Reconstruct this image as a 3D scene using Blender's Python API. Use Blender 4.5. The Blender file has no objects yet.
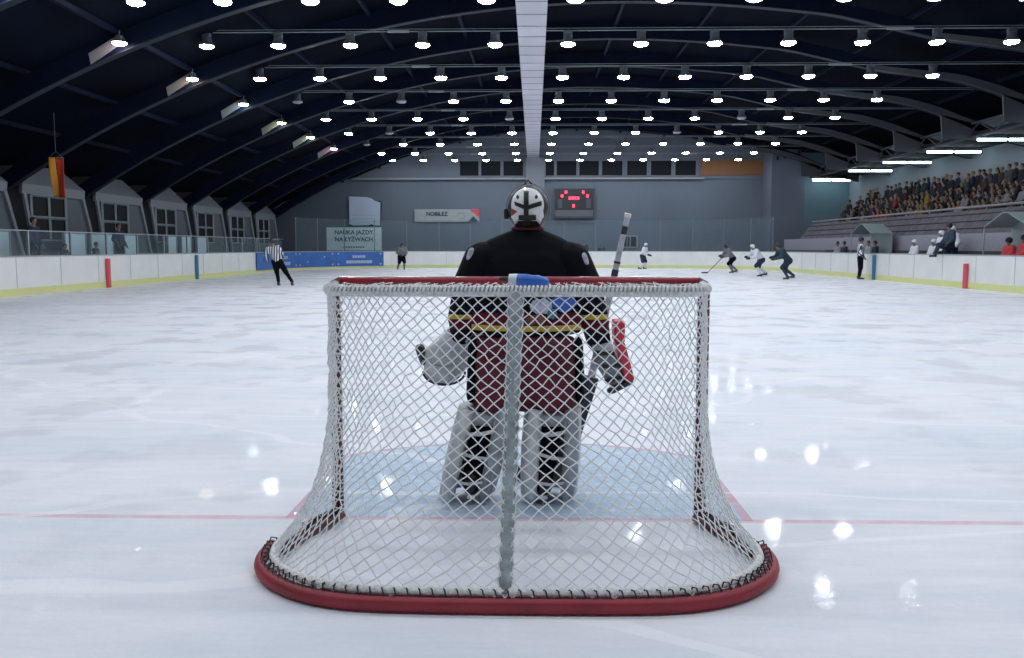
import bpy, bmesh, math, random
from math import sin, cos, pi, sqrt, radians as R
from mathutils import Vector, Matrix
random.seed(7)
SC = bpy.context.scene
COL = SC.collection

# ------------------------------------------------------------------ helpers
class MB:
    """collects shapes, links them as ONE mesh object"""
    def __init__(s): s.v = []; s.f = []
    def add(s, vs, fs):
        o = len(s.v); s.v += [tuple(v) for v in vs]; s.f += [tuple(i + o for i in f) for f in fs]; return s
    def box(s, x0, x1, y0, y1, z0, z1):
        return s.add([(x0,y0,z0),(x1,y0,z0),(x1,y1,z0),(x0,y1,z0),(x0,y0,z1),(x1,y0,z1),(x1,y1,z1),(x0,y1,z1)],
                     [(0,3,2,1),(4,5,6,7),(0,1,5,4),(1,2,6,5),(2,3,7,6),(3,0,4,7)])
    def tube(s, pts, r, n=8, closed=False, caps=True, rz=None):
        P = [Vector(p) for p in pts]; N = len(P)
        rs = r if isinstance(r, (list, tuple)) else [r] * N
        vs = []; up = None
        for i, p in enumerate(P):
            a = P[(i - 1) % N] if (closed or i) else p
            b = P[(i + 1) % N] if (closed or i < N - 1) else p
            t = (b - a).normalized()
            if up is None: up = Vector((0,0,1)) if abs(t.z) < .9 else Vector((0,1,0))
            sx = t.cross(up)
            if sx.length < 1e-4: sx = t.cross(Vector((1,0,0)))
            sx.normalize(); u = sx.cross(t).normalized()
            if rz is None: up = u
            for k in range(n):
                an = 2*pi*k/n
                vs.append(p + sx*cos(an)*rs[i] + u*sin(an)*(rs[i] if rz is None else rz))
        fs = []
        m = N if closed else N - 1
        for i in range(m):
            j = (i + 1) % N
            for k in range(n):
                k2 = (k + 1) % n
                fs.append((i*n+k, i*n+k2, j*n+k2, j*n+k))
        if caps and not closed:
            fs.append(tuple(range(n))[::-1]); fs.append(tuple((N-1)*n+k for k in range(n)))
        return s.add(vs, fs)
    def cyl(s, x, y, z0, z1, r0, r1=None, n=16):
        r1 = r0 if r1 is None else r1
        return s.tube([(x,y,z0),(x,y,z1)], [r0, r1], n)
    def lathe(s, prof, c=(0,0,0), n=20):
        """profile [(r,z)] round the z axis"""
        vs = []; fs = []; m = len(prof)
        for k in range(n):
            a = 2*pi*k/n
            for r, z in prof: vs.append((c[0]+r*cos(a), c[1]+r*sin(a), c[2]+z))
        for k in range(n):
            k2 = (k+1) % n
            for i in range(m-1): fs.append((k*m+i, k2*m+i, k2*m+i+1, k*m+i+1))
        return s.add(vs, fs)
    def prism(s, poly, a, b, axis='y'):
        """2-D polygon extruded from a to b along an axis; poly in the two other axes in order"""
        def p(u, v, w):
            return {'x': (w,u,v), 'y': (u,w,v), 'z': (u,v,w)}[axis]
        n = len(poly)
        vs = [p(u,v,a) for u,v in poly] + [p(u,v,b) for u,v in poly]
        fs = [tuple(range(n)), tuple(range(2*n-1, n-1, -1))] + [(i,(i+1)%n,(i+1)%n+n,i+n) for i in range(n)]
        return s.add(vs, fs)
    def grid(s, rows):
        n = len(rows[0]); vs = [p for r in rows for p in r]
        return s.add(vs, [(i*n+j, i*n+j+1, (i+1)*n+j+1, (i+1)*n+j) for i in range(len(rows)-1) for j in range(n-1)])
    def mesh(s, name, bevel=0, smooth=False, fix=True):
        me = bpy.data.meshes.new(name); me.from_pydata(s.v, [], s.f)
        bm = bmesh.new(); bm.from_mesh(me)
        if fix: bmesh.ops.recalc_face_normals(bm, faces=bm.faces)
        if bevel:
            bmesh.ops.bevel(bm, geom=[e for e in bm.edges if len(e.link_faces) == 2 and e.calc_face_angle(0) > .5],
                            offset=bevel, segments=2, profile=.5, affect='EDGES')
        bm.to_mesh(me); bm.free()
        if smooth: me.shade_smooth()
        return me
    def build(s, name, mat, parent=None, bevel=0, smooth=False):
        return link(name, s.mesh(name, bevel, smooth), mat, parent)

def link(name, me, mat=None, parent=None):
    o = bpy.data.objects.new(name, me); COL.objects.link(o)
    if mat is not None and not me.materials: me.materials.append(mat)
    if parent: o.parent = parent
    return o
def tag(o, label=None, cat=None, group=None, kind=None):
    if label: o['label'] = label
    if cat: o['category'] = cat
    if group: o['group'] = group
    if kind: o['kind'] = kind
    return o
def thing(name, label, cat, loc=(0,0,0), rz=0, group=None):
    o = bpy.data.objects.new(name, None); COL.objects.link(o)
    o.location = loc; o.rotation_euler = (0,0,rz); o.empty_display_size = .1
    return tag(o, label, cat, group)
def struct(o): o['kind'] = 'structure'; return o
def solid(o, t, off=0):
    m = o.modifiers.new('s', 'SOLIDIFY'); m.thickness = t; m.offset = off; return o
def copy_tree(o, loc=None, rz=None, label=None, group=None, recolor=None, scale=None):
    c = o.copy(); COL.objects.link(c)
    if loc is not None: c.location = loc
    if rz is not None: c.rotation_euler = (0,0,rz)
    if scale: c.scale = (scale,)*3
    if label: c['label'] = label
    if group: c['group'] = group
    for ch in KIDS.get(o.name, []) if o.name in KIDS else [x for x in COL.objects if x.parent == o]:
        d = ch.copy(); COL.objects.link(d); d.parent = c
        if recolor and ch.name.split('.')[0] in recolor:
            d.material_slots[0].link = 'OBJECT'; d.material_slots[0].material = recolor[ch.name.split('.')[0]]
        for g in KIDS.get(ch.name, []):
            e = g.copy(); COL.objects.link(e); e.parent = d
    return c
KIDS = {}
def register(root):
    KIDS[root.name] = [x for x in COL.objects if x.parent == root]
    for ch in KIDS[root.name]: KIDS[ch.name] = [x for x in COL.objects if x.parent == ch]

# ------------------------------------------------------------------ materials
MAT = {}
def mat(name, col, rough=.6, metal=0, emit=0, noise=0, nscale=8, bump=0, bscale=40, spec=.5, coat=0, ecol=None):
    if name in MAT: return MAT[name]
    m = bpy.data.materials.new(name); m.use_nodes = True; nt = m.node_tree
    b = nt.nodes['Principled BSDF']
    b.inputs['Base Color'].default_value = (*col, 1); b.inputs['Roughness'].default_value = rough
    b.inputs['Metallic'].default_value = metal; b.inputs['Specular IOR Level'].default_value = spec
    b.inputs['Coat Weight'].default_value = coat
    if emit:
        b.inputs['Emission Color'].default_value = (*(ecol or col), 1); b.inputs['Emission Strength'].default_value = emit
    tc = nt.nodes.new('ShaderNodeTexCoord')
    if noise:
        n = nt.nodes.new('ShaderNodeTexNoise'); n.inputs['Scale'].default_value = nscale; n.inputs['Detail'].default_value = 5
        nt.links.new(tc.outputs['Object'], n.inputs['Vector'])
        cr = nt.nodes.new('ShaderNodeValToRGB')
        cr.color_ramp.elements[0].color = (*[max(0, c*(1-noise)) for c in col], 1)
        cr.color_ramp.elements[1].color = (*[min(1, c*(1+noise)) for c in col], 1)
        cr.color_ramp.elements[0].position = .3; cr.color_ramp.elements[1].position = .7
        nt.links.new(n.outputs['Fac'], cr.inputs['Fac']); nt.links.new(cr.outputs['Color'], b.inputs['Base Color'])
    if bump:
        n2 = nt.nodes.new('ShaderNodeTexNoise'); n2.inputs['Scale'].default_value = bscale; n2.inputs['Detail'].default_value = 4
        nt.links.new(tc.outputs['Object'], n2.inputs['Vector'])
        bp = nt.nodes.new('ShaderNodeBump'); bp.inputs['Strength'].default_value = bump; bp.inputs['Distance'].default_value = .01
        nt.links.new(n2.outputs['Fac'], bp.inputs['Height']); nt.links.new(bp.outputs['Normal'], b.inputs['Normal'])
    MAT[name] = m; return m

def ramp_mat(name, stops, rough=.8, axis='Z', lo=0, hi=1, bump=.3, bscale=30):
    """colour bands along one object axis; stops [(position, colour)] constant"""
    m = bpy.data.materials.new(name); m.use_nodes = True; nt = m.node_tree; b = nt.nodes['Principled BSDF']
    b.inputs['Roughness'].default_value = rough; b.inputs['Specular IOR Level'].default_value = .12
    tc = nt.nodes.new('ShaderNodeTexCoord'); sp = nt.nodes.new('ShaderNodeSeparateXYZ')
    nt.links.new(tc.outputs['Object'], sp.inputs[0])
    mr = nt.nodes.new('ShaderNodeMapRange'); mr.inputs[1].default_value = lo; mr.inputs[2].default_value = hi
    nt.links.new(sp.outputs[axis], mr.inputs[0])
    cr = nt.nodes.new('ShaderNodeValToRGB'); cr.color_ramp.interpolation = 'CONSTANT'
    els = cr.color_ramp.elements
    while len(els) < len(stops): els.new(.5)
    for e, (p, c) in zip(els, sorted(stops)): e.position = (p-lo)/(hi-lo); e.color = (*c, 1)
    nt.links.new(mr.outputs[0], cr.inputs['Fac']); nt.links.new(cr.outputs['Color'], b.inputs['Base Color'])
    n2 = nt.nodes.new('ShaderNodeTexNoise'); n2.inputs['Scale'].default_value = bscale
    nt.links.new(tc.outputs['Object'], n2.inputs['Vector'])
    bp = nt.nodes.new('ShaderNodeBump'); bp.inputs['Strength'].default_value = bump; bp.inputs['Distance'].default_value = .01
    nt.links.new(n2.outputs['Fac'], bp.inputs['Height']); nt.links.new(bp.outputs['Normal'], b.inputs['Normal'])
    MAT[name] = m; return m

def stripe_mat(name, c1, c2, scale, axis='X'):
    m = bpy.data.materials.new(name); m.use_nodes = True; nt = m.node_tree; b = nt.nodes['Principled BSDF']
    b.inputs['Roughness'].default_value = .8
    tc = nt.nodes.new('ShaderNodeTexCoord'); sp = nt.nodes.new('ShaderNodeSeparateXYZ'); nt.links.new(tc.outputs['Object'], sp.inputs[0])
    a = nt.nodes.new('ShaderNodeMath'); a.operation = 'MULTIPLY'; a.inputs[1].default_value = scale; nt.links.new(sp.outputs[axis], a.inputs[0])
    f = nt.nodes.new('ShaderNodeMath'); f.operation = 'FRACT'; nt.links.new(a.outputs[0], f.inputs[0])
    g = nt.nodes.new('ShaderNodeMath'); g.operation = 'GREATER_THAN'; g.inputs[1].default_value = .5; nt.links.new(f.outputs[0], g.inputs[0])
    mx = nt.nodes.new('ShaderNodeMix'); mx.data_type = 'RGBA'; mx.inputs[6].default_value = (*c1,1); mx.inputs[7].default_value = (*c2,1)
    nt.links.new(g.outputs[0], mx.inputs[0]); nt.links.new(mx.outputs[2], b.inputs['Base Color'])
    MAT[name] = m; return m

def glass_mat(name, tint, refl=.08, dens=.1, rough=.05):
    m = bpy.data.materials.new(name); m.use_nodes = True; nt = m.node_tree; nt.nodes.clear()
    out = nt.nodes.new('ShaderNodeOutputMaterial')
    tr = nt.nodes.new('ShaderNodeBsdfTransparent'); tr.inputs[0].default_value = (.93,.97,.98,1)
    df = nt.nodes.new('ShaderNodeBsdfDiffuse'); df.inputs[0].default_value = (*tint,1)
    gl = nt.nodes.new('ShaderNodeBsdfGlossy'); gl.inputs['Roughness'].default_value = rough
    m1 = nt.nodes.new('ShaderNodeMixShader'); m1.inputs[0].default_value = dens
    m2 = nt.nodes.new('ShaderNodeMixShader'); m2.inputs[0].default_value = refl
    nt.links.new(tr.outputs[0], m1.inputs[1]); nt.links.new(df.outputs[0], m1.inputs[2])
    nt.links.new(m1.outputs[0], m2.inputs[1]); nt.links.new(gl.outputs[0], m2.inputs[2]); nt.links.new(m2.outputs[0], out.inputs[0])
    MAT[name] = m; return m

def ice_mat():
    m = bpy.data.materials.new('ice'); m.use_nodes = True; nt = m.node_tree; b = nt.nodes['Principled BSDF']; L = nt.links.new
    geo = nt.nodes.new('ShaderNodeNewGeometry'); sp = nt.nodes.new('ShaderNodeSeparateXYZ'); L(geo.outputs['Position'], sp.inputs[0])
    def M(op, a, c=None, d=None):
        n = nt.nodes.new('ShaderNodeMath'); n.operation = op
        for i, q in enumerate((a, c, d)):
            if q is None: continue
            if isinstance(q, (int, float)): n.inputs[i].default_value = q
            else: L(q, n.inputs[i])
        return n.outputs[0]
    X, Y = sp.outputs['X'], sp.outputs['Y']
    aX = M('ABSOLUTE', X)
    def band(v, c, hw): return M('LESS_THAN', M('ABSOLUTE', M('SUBTRACT', v, c)), hw)
    rr = M('SQRT', M('ADD', M('MULTIPLY', X, X), M('MULTIPLY', Y, Y)))
    def crease(off):
        inside = M('LESS_THAN', aX, 1.22 - off)
        return M('MULTIPLY', M('MULTIPLY', inside, M('GREATER_THAN', Y, 0.0)), M('LESS_THAN', rr, 1.83 - off))
    cr_out = crease(0); cr_in = crease(.05)
    edge = M('SUBTRACT', cr_out, cr_in)
    def noise(scale, sx, sy, detail=6, rough=.6, rot=0):
        mp = nt.nodes.new('ShaderNodeMapping'); mp.inputs['Scale'].default_value = (sx, sy, 1); mp.inputs['Rotation'].default_value = (0,0,rot)
        L(geo.outputs['Position'], mp.inputs['Vector'])
        n = nt.nodes.new('ShaderNodeTexNoise'); n.inputs['Scale'].default_value = scale; n.inputs['Detail'].default_value = detail
        n.inputs['Roughness'].default_value = rough; L(mp.outputs[0], n.inputs['Vector']); return n.outputs['Fac']
    def ramp(f, p0, c0, p1, c1):
        r = nt.nodes.new('ShaderNodeValToRGB'); e = r.color_ramp.elements
        e[0].position = p0; e[0].color = (*c0,1); e[1].position = p1; e[1].color = (*c1,1); L(f, r.inputs[0]); return r.outputs[0]
    def mix(f, a, c, mode='MIX'):
        x = nt.nodes.new('ShaderNodeMix'); x.data_type = 'RGBA'; x.blend_type = mode
        if isinstance(f, (int, float)): x.inputs[0].default_value = f
        else: L(f, x.inputs[0])
        for i, q in ((6, a), (7, c)):
            if isinstance(q, tuple): x.inputs[i].default_value = (*q, 1)
            else: L(q, x.inputs[i])
        return x.outputs[2]
    big = noise(.35, 1, 2.4, 4)
    base = ramp(big, .3, (.76,.80,.88), .7, (.93,.91,.96))
    scr = noise(2.2, .5, 3.0, 8, .7)
    base = mix(.45, base, ramp(scr, .35, (.74,.80,.86), .65, (1,1,1)), 'MULTIPLY')
    fine = noise(30, 1, 1, 5, .75)
    base = mix(.25, base, ramp(fine, .3, (.75,.8,.85), .7, (1,1,1)), 'MULTIPLY')
    snow = noise(14, 1, 1, 6, .8)
    paint = mix(ramp(snow, .47, (0,0,0), .68, (.8,.8,.8)), (.36,.51,.69), (.8,.85,.92))
    base = mix(M('MULTIPLY', cr_out, .8), base, paint)
    def line(bm_, colr, a):
        nonlocal base
        base = mix(M('MULTIPLY', bm_, a), base, colr)
    wear = noise(6, 1, 1, 4)
    def worn(mk, a): return M('MULTIPLY', mk, M('MULTIPLY_ADD', wear, .8, a-.3))
    line(worn(edge, .35), (.75,.22,.3), 1)
    line(worn(band(Y, 0, .028), .30), (.72,.20,.30), 1)
    for yb in (52,): line(worn(band(Y, yb, .03), .6), (.7,.1,.2), 1)
    line(band(Y, 26, .15), (.72,.35,.42), .3)
    line(band(Y, 17, .15), (.35,.45,.75), .2)
    line(band(Y, 34.5, .15), (.35,.45,.75), .3)
    # thin skate scratches
    vo = nt.nodes.new('ShaderNodeTexVoronoi'); vo.feature = 'DISTANCE_TO_EDGE'; vo.inputs['Scale'].default_value = .55
    mp = nt.nodes.new('ShaderNodeMapping'); mp.inputs['Scale'].default_value = (.35, 1, 1); mp.inputs['Rotation'].default_value = (0,0,.25)
    L(geo.outputs['Position'], mp.inputs['Vector'])
    wn = nt.nodes.new('ShaderNodeTexNoise'); wn.inputs['Scale'].default_value = .8; L(mp.outputs[0], wn.inputs['Vector'])
    va = nt.nodes.new('ShaderNodeVectorMath'); va.operation = 'ADD'; L(mp.outputs[0], va.inputs[0]); L(wn.outputs['Color'], va.inputs[1])
    L(va.outputs[0], vo.inputs['Vector'])
    sc = M('MULTIPLY', M('LESS_THAN', vo.outputs['Distance'], .012), .35)
    base = mix(sc, base, (.97,.97,1))
    L(base, b.inputs['Base Color'])
    b.inputs['Roughness'].default_value = .55; b.inputs['Specular IOR Level'].default_value = .25
    L(ramp(noise(1.1, 1, 1, 3), .52, (.0,.0,.0), .60, (.30,.30,.30)), b.inputs['Coat Weight']); b.inputs['Coat Roughness'].default_value = .035; b.inputs['Coat IOR'].default_value = 1.31
    bp = nt.nodes.new('ShaderNodeBump'); bp.inputs['Strength'].default_value = .10; bp.inputs['Distance'].default_value = .01
    L(noise(9, 1, 1, 4, .6), bp.inputs['Height']); L(bp.outputs[0], b.inputs['Coat Normal'])
    bq = nt.nodes.new('ShaderNodeBump'); bq.inputs['Strength'].default_value = .25; bq.inputs['Distance'].default_value = .01
    L(fine, bq.inputs['Height']); L(bq.outputs[0], b.inputs['Normal'])
    return m

W = 1.0
m_white = mat('white board', (.74,.75,.74), .45, noise=.05, nscale=1.5)
m_yellow = mat('yellow kick plate', (.66,.67,.30), .5)
m_cap = mat('cap rail', (.30,.34,.38), .4)
m_redmark = mat('red mark', (.62,.07,.10), .5)
m_bluemark = mat('blue mark', (.03,.16,.30), .5)
m_adblue = mat('ad blue', (.03,.13,.42), .5, noise=.15, nscale=2)
m_adwhite = mat('ad white', (.38,.45,.60), .5)
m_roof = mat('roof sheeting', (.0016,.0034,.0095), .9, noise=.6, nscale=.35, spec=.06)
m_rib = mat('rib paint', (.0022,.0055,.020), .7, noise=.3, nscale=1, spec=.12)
m_rib2 = mat('rib flange', (.014,.020,.032), .6, spec=.2)
m_gusset = mat('fluorescent-lit grey', (.060,.068,.082), .6)  # fluorescent light on the rib ends put into the paler colour
m_wall = mat('end wall', (.120,.148,.192), .8, noise=.10, nscale=.25, bump=.1)
m_wall2 = mat('upper wall', (.122,.146,.186), .8, noise=.08, nscale=.4)
m_wallL = mat('side wall', (.18,.23,.30), .8, noise=.08)
m_backw = mat('stand wall', (.24,.285,.32), .8, noise=.05)
m_dark = mat('dark', (.012,.015,.02), .5)
m_darkwin = mat('dark window', (.006,.009,.014), .7, spec=.2)
m_grey = mat('grey metal', (.30,.33,.36), .45, .3)
m_orange = mat('orange panel', (.22,.10,.04), .7)
m_beam = mat('white duct', (.48,.48,.54), .6)
m_seam = mat('duct seam', (.10,.11,.14), .7)
m_cable = mat('cable steel', (.22,.25,.28), .6)
m_house = mat('lamp housing', (.16,.19,.22), .4, .5)
m_ballast = mat('lamp ballast', (.12,.14,.17), .5, .3)
m_lens = mat('lamp lens', (1,1,1), .3, emit=150, ecol=(.90,.95,1.0))
m_lensoff = mat('lamp lens off', (.35,.35,.37), .3)
m_tube = mat('fluorescent tube', (1,1,1), .3, emit=16, ecol=(.72,.92,1.0))
m_frost = mat('dormer grey', (.085,.10,.12), .7, noise=.05, nscale=2)
m_trimw = mat('pale trim', (.22,.25,.28), .6)
m_concrete = mat('stand concrete', (.06,.06,.07), .85, noise=.15)
m_parapet = mat('stand parapet', (.095,.09,.11), .8, noise=.35, nscale=3)
m_palewall = mat('pale wall', (.27,.27,.33), .7, noise=.06)
m_rubber = mat('rubber floor', (.03,.032,.036), .9)
m_bench = mat('bench wood', (.05,.045,.05), .7)
m_canopy = mat('polycarbonate', (.26,.32,.32), .35)
m_panel = mat('pale blue panel', (.60,.74,.84), .5)
m_red = mat('goal red', (.30,.016,.030), .42, noise=.12, nscale=6, coat=.2)
m_reddull = mat('goal red worn', (.10,.010,.018), .5, noise=.35, nscale=12)
m_pad = mat('base pad vinyl', (.25,.013,.028), .5, noise=.2, nscale=5, bump=.25, bscale=12)
m_cord = mat('net cord', (.80,.82,.84), .85)
m_rope = mat('lacing rope', (.80,.82,.83), .9, noise=.25, nscale=60, bump=.8, bscale=120)
m_tie = mat('black lace', (.03,.035,.045), .8)
m_strut = mat('grey strut padding', (.30,.34,.37), .8, noise=.3, nscale=25, bump=.4)
m_black = mat('black cloth', (.004,.005,.009), .9, spec=.12, bump=.6, bscale=9)
m_maroon = mat('maroon cloth', (.115,.010,.024), .8, noise=.25, nscale=6, bump=.6, bscale=10)
m_padw = mat('pad white leather', (.56,.58,.60), .55, noise=.18, nscale=9, bump=.5, bscale=18)
m_padg = mat('pad grey', (.30,.34,.37), .7, noise=.3, nscale=14, bump=.5, bscale=20)
m_plastic = mat('black plastic', (.010,.011,.014), .35, coat=.3)
m_maskb = mat('mask black', (.007,.008,.011), .5)
m_shell = mat('white shell', (.85,.86,.88), .35, coat=.4)
m_steel = mat('steel', (.5,.52,.55), .3, .9)
m_skin = mat('skin', (.25,.155,.12), .6)
m_gred = mat('blocker red', (.65,.035,.075), .5)
m_bottle = mat('bottle blue', (.03,.15,.60), .35, coat=.4)
m_bcap = mat('bottle white', (.75,.8,.9), .35)
m_gold = mat('flag gold', (.75,.33,.04), .8)
m_fred = mat('flag red', (.55,.06,.03), .8)
m_print1 = mat('print blue', (.04,.12,.50), .8)
m_print2 = mat('print white', (.45,.47,.60), .8, noise=.4, nscale=30)
m_navy = mat('navy cloth', (.014,.022,.05), .85)
m_tealdark = mat('dark teal cloth', (.02,.045,.07), .85)
m_wjersey = mat('white jersey', (.68,.70,.78), .8)
m_gjersey = mat('grey jersey', (.16,.17,.18), .8)
m_rjersey = mat('red jersey', (.55,.04,.06), .8)
m_hblack = mat('dark helmet', (.02,.025,.04), .4)
m_hwhite = mat('white helmet', (.75,.78,.85), .4)
m_refs = stripe_mat('referee stripes', (.75,.78,.85), (.03,.04,.06), 11)
m_glass = glass_mat('rink glass', (.30,.40,.44), .04, .06)
m_glass2 = glass_mat('end glass', (.35,.40,.46), .02, .05)
m_led = mat('red led', (1,.05,.1), .4, emit=8, ecol=(1,.03,.08))

# ------------------------------------------------------------------ setting
MB().add([(-15.2,-4.2,0),(15.2,-4.2,0),(15.2,56.2,0),(-15.2,56.2,0)], [(0,1,2,3)]).build('floor', ice_mat())
struct(COL.objects['floor'])
fl = MB().box(-23,23,-9,61.2,-.4,-.02).build('floor_2', m_rubber); struct(fl)
pl = MB().box(-23,-15.35,-9,61,-.02,.5).build('floor_3', m_rubber); struct(pl)

def lerp_tab(tab, x):
    if x <= tab[0][0]: return tab[0][1]
    for (a, u), (b, v) in zip(tab, tab[1:]):
        if x <= b: return u + (v-u)*(x-a)/(b-a)
    return tab[-1][1]
def roof_z(x):
    t = x - 3
    if x < -14: return lerp_tab([(-23.2,1.9),(-22,2.7),(-20,4.0),(-19,4.65),(-18,5.1),(-16,5.95),(-14,6.445)], x)
    if x < 3: return 10.1 - .01214*t*t - 3.85e-6*t**4
    return 10.1 - .0117*t*t + .00028*t**3
def rib_bot(x):
    t = x-3
    if x < 3: return max(.4, 9.55 - .01214*t*t - 3.85e-6*t**4)
    if x < 10: return roof_z(x) - .55
    return lerp_tab([(10, roof_z(10)-.55), (13.3,8.3), (16.5,7.85), (18,7.4), (19.4,6.8), (21,6.2), (22.3,5.9)], x)
XS = [-23.1 + i*.7 for i in range(67)]
roof = MB()
rows = [[(x, y, roof_z(x)) for x in XS] for y in (-9, 8, 25, 42, 61.3)]
roof.grid(rows)
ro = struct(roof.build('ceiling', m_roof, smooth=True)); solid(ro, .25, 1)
# ribs: one arch per bay
ribs_y = [20.3 + 5.15*k for k in range(-5, 8)]
for k, yy in enumerate(ribs_y):
    rb = MB(); xs = [-22.2 + i*.6 for i in range(75)]
    prof = []
    for x in xs:
        dep = .5 if x < 10 else .42
        zb = rib_bot(x); zt = zb + (.6 if x < 10 else .40)
        prof.append((x, zb, zt))
    vs = []; fs = []
    for x, zb, zt in prof:
        vs += [(x,yy-.12,zb),(x,yy+.12,zb),(x,yy+.12,zt),(x,yy-.12,zt)]
    for i in range(len(prof)-1):
        for q in range(4):
            q2 = (q+1) % 4; fs.append((i*4+q, i*4+q2, i*4+4+q2, i*4+4+q))
    rb.add(vs, fs)
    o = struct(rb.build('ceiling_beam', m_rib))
    fg = MB(); vs = []; fs = []
    for x, zb, zt in prof:
        vs += [(x,yy-.14,zb-.03),(x,yy+.14,zb-.03),(x,yy+.14,zb),(x,yy-.14,zb)]
    n = len(prof)
    for i in range(n-1):
        for q in range(4):
            q2 = (q+1) % 4; fs.append((i*4+q, i*4+q2, i*4+4+q2, i*4+4+q))
    fg.add(vs, fs); fg.build('flange', m_rib2, o)
    # lower end of each rib with its gusset, over the stand, fluorescent light painted in
    ge = MB()
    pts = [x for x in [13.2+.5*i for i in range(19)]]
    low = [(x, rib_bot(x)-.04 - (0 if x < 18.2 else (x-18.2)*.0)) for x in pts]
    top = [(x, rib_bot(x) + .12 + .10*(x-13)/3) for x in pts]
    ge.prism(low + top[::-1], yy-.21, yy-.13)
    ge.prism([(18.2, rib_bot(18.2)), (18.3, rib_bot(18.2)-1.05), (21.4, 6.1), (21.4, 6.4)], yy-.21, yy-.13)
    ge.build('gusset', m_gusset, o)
# purlins
for i, x in enumerate((-19.5,-17,-14.2,-11.4,-8.4,-5.4,-2.6,3.2,6.4,9.6,12.8,16,19)):
    z = roof_z(x); struct(MB().box(x-.06,x+.06,-9,61,z-.16,z-.02).build('ceiling_purlin_beam', m_rib))
# white duct down the ridge
duct = MB().box(-.43,.43,2,60.7,7.95,8.45).build('trim_1', m_beam); struct(duct)
sm = MB()
y = 2.6
while y < 60.5:
    sm.box(-.435,.435,y,y+.05,7.944,8.2); y += 1.3
sm.build('duct_seam', m_seam, duct)
hg = MB()
for yy in ribs_y:
    for s in (-.3,.3): hg.tube([(s,yy,8.4),(s,yy,rib_bot(0)+.1)], .02, 6)
hg.build('duct_hanger', m_cable, duct)
# walls
prof = [(x, roof_z(x)) for x in XS if -23 < x < 23]
ew = MB().prism([(-22.6,-.02)] + [(x,z) for x,z in prof] + [(22.6,-.02)], 61, 61.3).build('wall_end', m_wall); struct(ew)
nw = MB().prism([(-22.6,-.02)] + [(x,z) for x,z in prof] + [(22.6,-.02)], -9.3, -9).build('wall_near', m_wall); struct(nw)
struct(MB().box(22.4,22.7,-9,61,-.02,8.8).build('wall_right', m_backw))
# upper gable, lighter and a little proud, with ledge
up = MB().prism([(-13.5,6.45)] + [(x,z-.02) for x,z in prof if -13.2 < x < 17.2] + [(17.2,6.45)], 60.9, 61.0).build('wall_gable', m_wall2); struct(up)
struct(MB().box(-13.4,12.6,60.62,60.9,6.42,6.56).build('trim_2', m_trimw))
struct(MB().box(-.55,.85,60.5,60.9,0,8.0).build('wall_pilaster', mat('pilaster', (.16,.18,.215), .8)))
wins = [(-5.43,-4.05),(-3.85,-2.42),(-2.2,-.75),(.95,1.55),(1.75,3.2),(3.42,4.85),(5.1,6.6),(6.95,8.4),(8.7,10.2),(10.5,12.0)]
for i, (a, b_) in enumerate(wins):
    w = struct(MB().box(a-.1,b_+.1,60.86,60.905,6.64,6.72).box(a-.1,b_+.1,60.86,60.905,7.78,7.86).box(a-.1,a,60.86,60.905,6.72,7.78).box(b_,b_+.1,60.86,60.905,6.72,7.78)
               .build('window_%d' % (i+1), mat('mullion', (.13,.15,.18), .6)))
    MB().box(a,b_,60.885,60.90,6.72,7.78).build('pane', m_darkwin, w)
op = MB().box(12.35,17.2,60.8,60.9,6.72,7.85).build('wall_orange_panel', m_orange); struct(op)
# corner pillar and the recess behind the stand
pil = MB().box(16.9,19.25,58.4,61,0,roof_z(18)-.1).build('wall_pillar', mat('pillar wall', (.13,.155,.20), .8, noise=.06, nscale=.4)); struct(pil)
struct(MB().box(19.25,22.4,58.4,58.7,0,roof_z(19.5)-.1).build('wall_recess', mat('recess wall', (.12,.20,.235), .8, noise=.06)))
mk = MB()
for i in range(4):
    x = 17.2 + i*.5; mk.box(x, x+.16, 58.34, 58.4, 7.55+.12*i, 7.85+.12*i)
mk.build('vent_hole', m_dark, pil)
struct(MB().box(19.6,22.4,-9,58.3,6.32,6.5).build('ceiling_2', mat('soffit', (.006,.008,.012), .9)))
for yy in [k*2.575+1 for k in range(-3, 22)]:
    pass
tr = MB()
tr.tube([(19.6,-9,6.9),(19.6,58,6.9)], .06, 6); tr.tube([(19.6,-9,6.3),(19.6,58,6.3)], .06, 6)
yy = -8
while yy < 57:
    tr.tube([(19.6,yy,6.3),(19.6,yy+1.3,6.9),(19.6,yy+2.6,6.3)], .035, 5); yy += 2.6
struct(tr.build('ceiling_truss_beam', m_gusset))
# lower opening in the end wall
w = struct(MB().box(6.7,7.8,60.9,61.0,1.4,2.3).build('window_11', m_grey)); MB().box(6.78,7.2,60.88,60.9,1.48,2.22).box(7.27,7.7,60.88,60.9,1.48,2.22).build('pane', m_darkwin, w)

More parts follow.
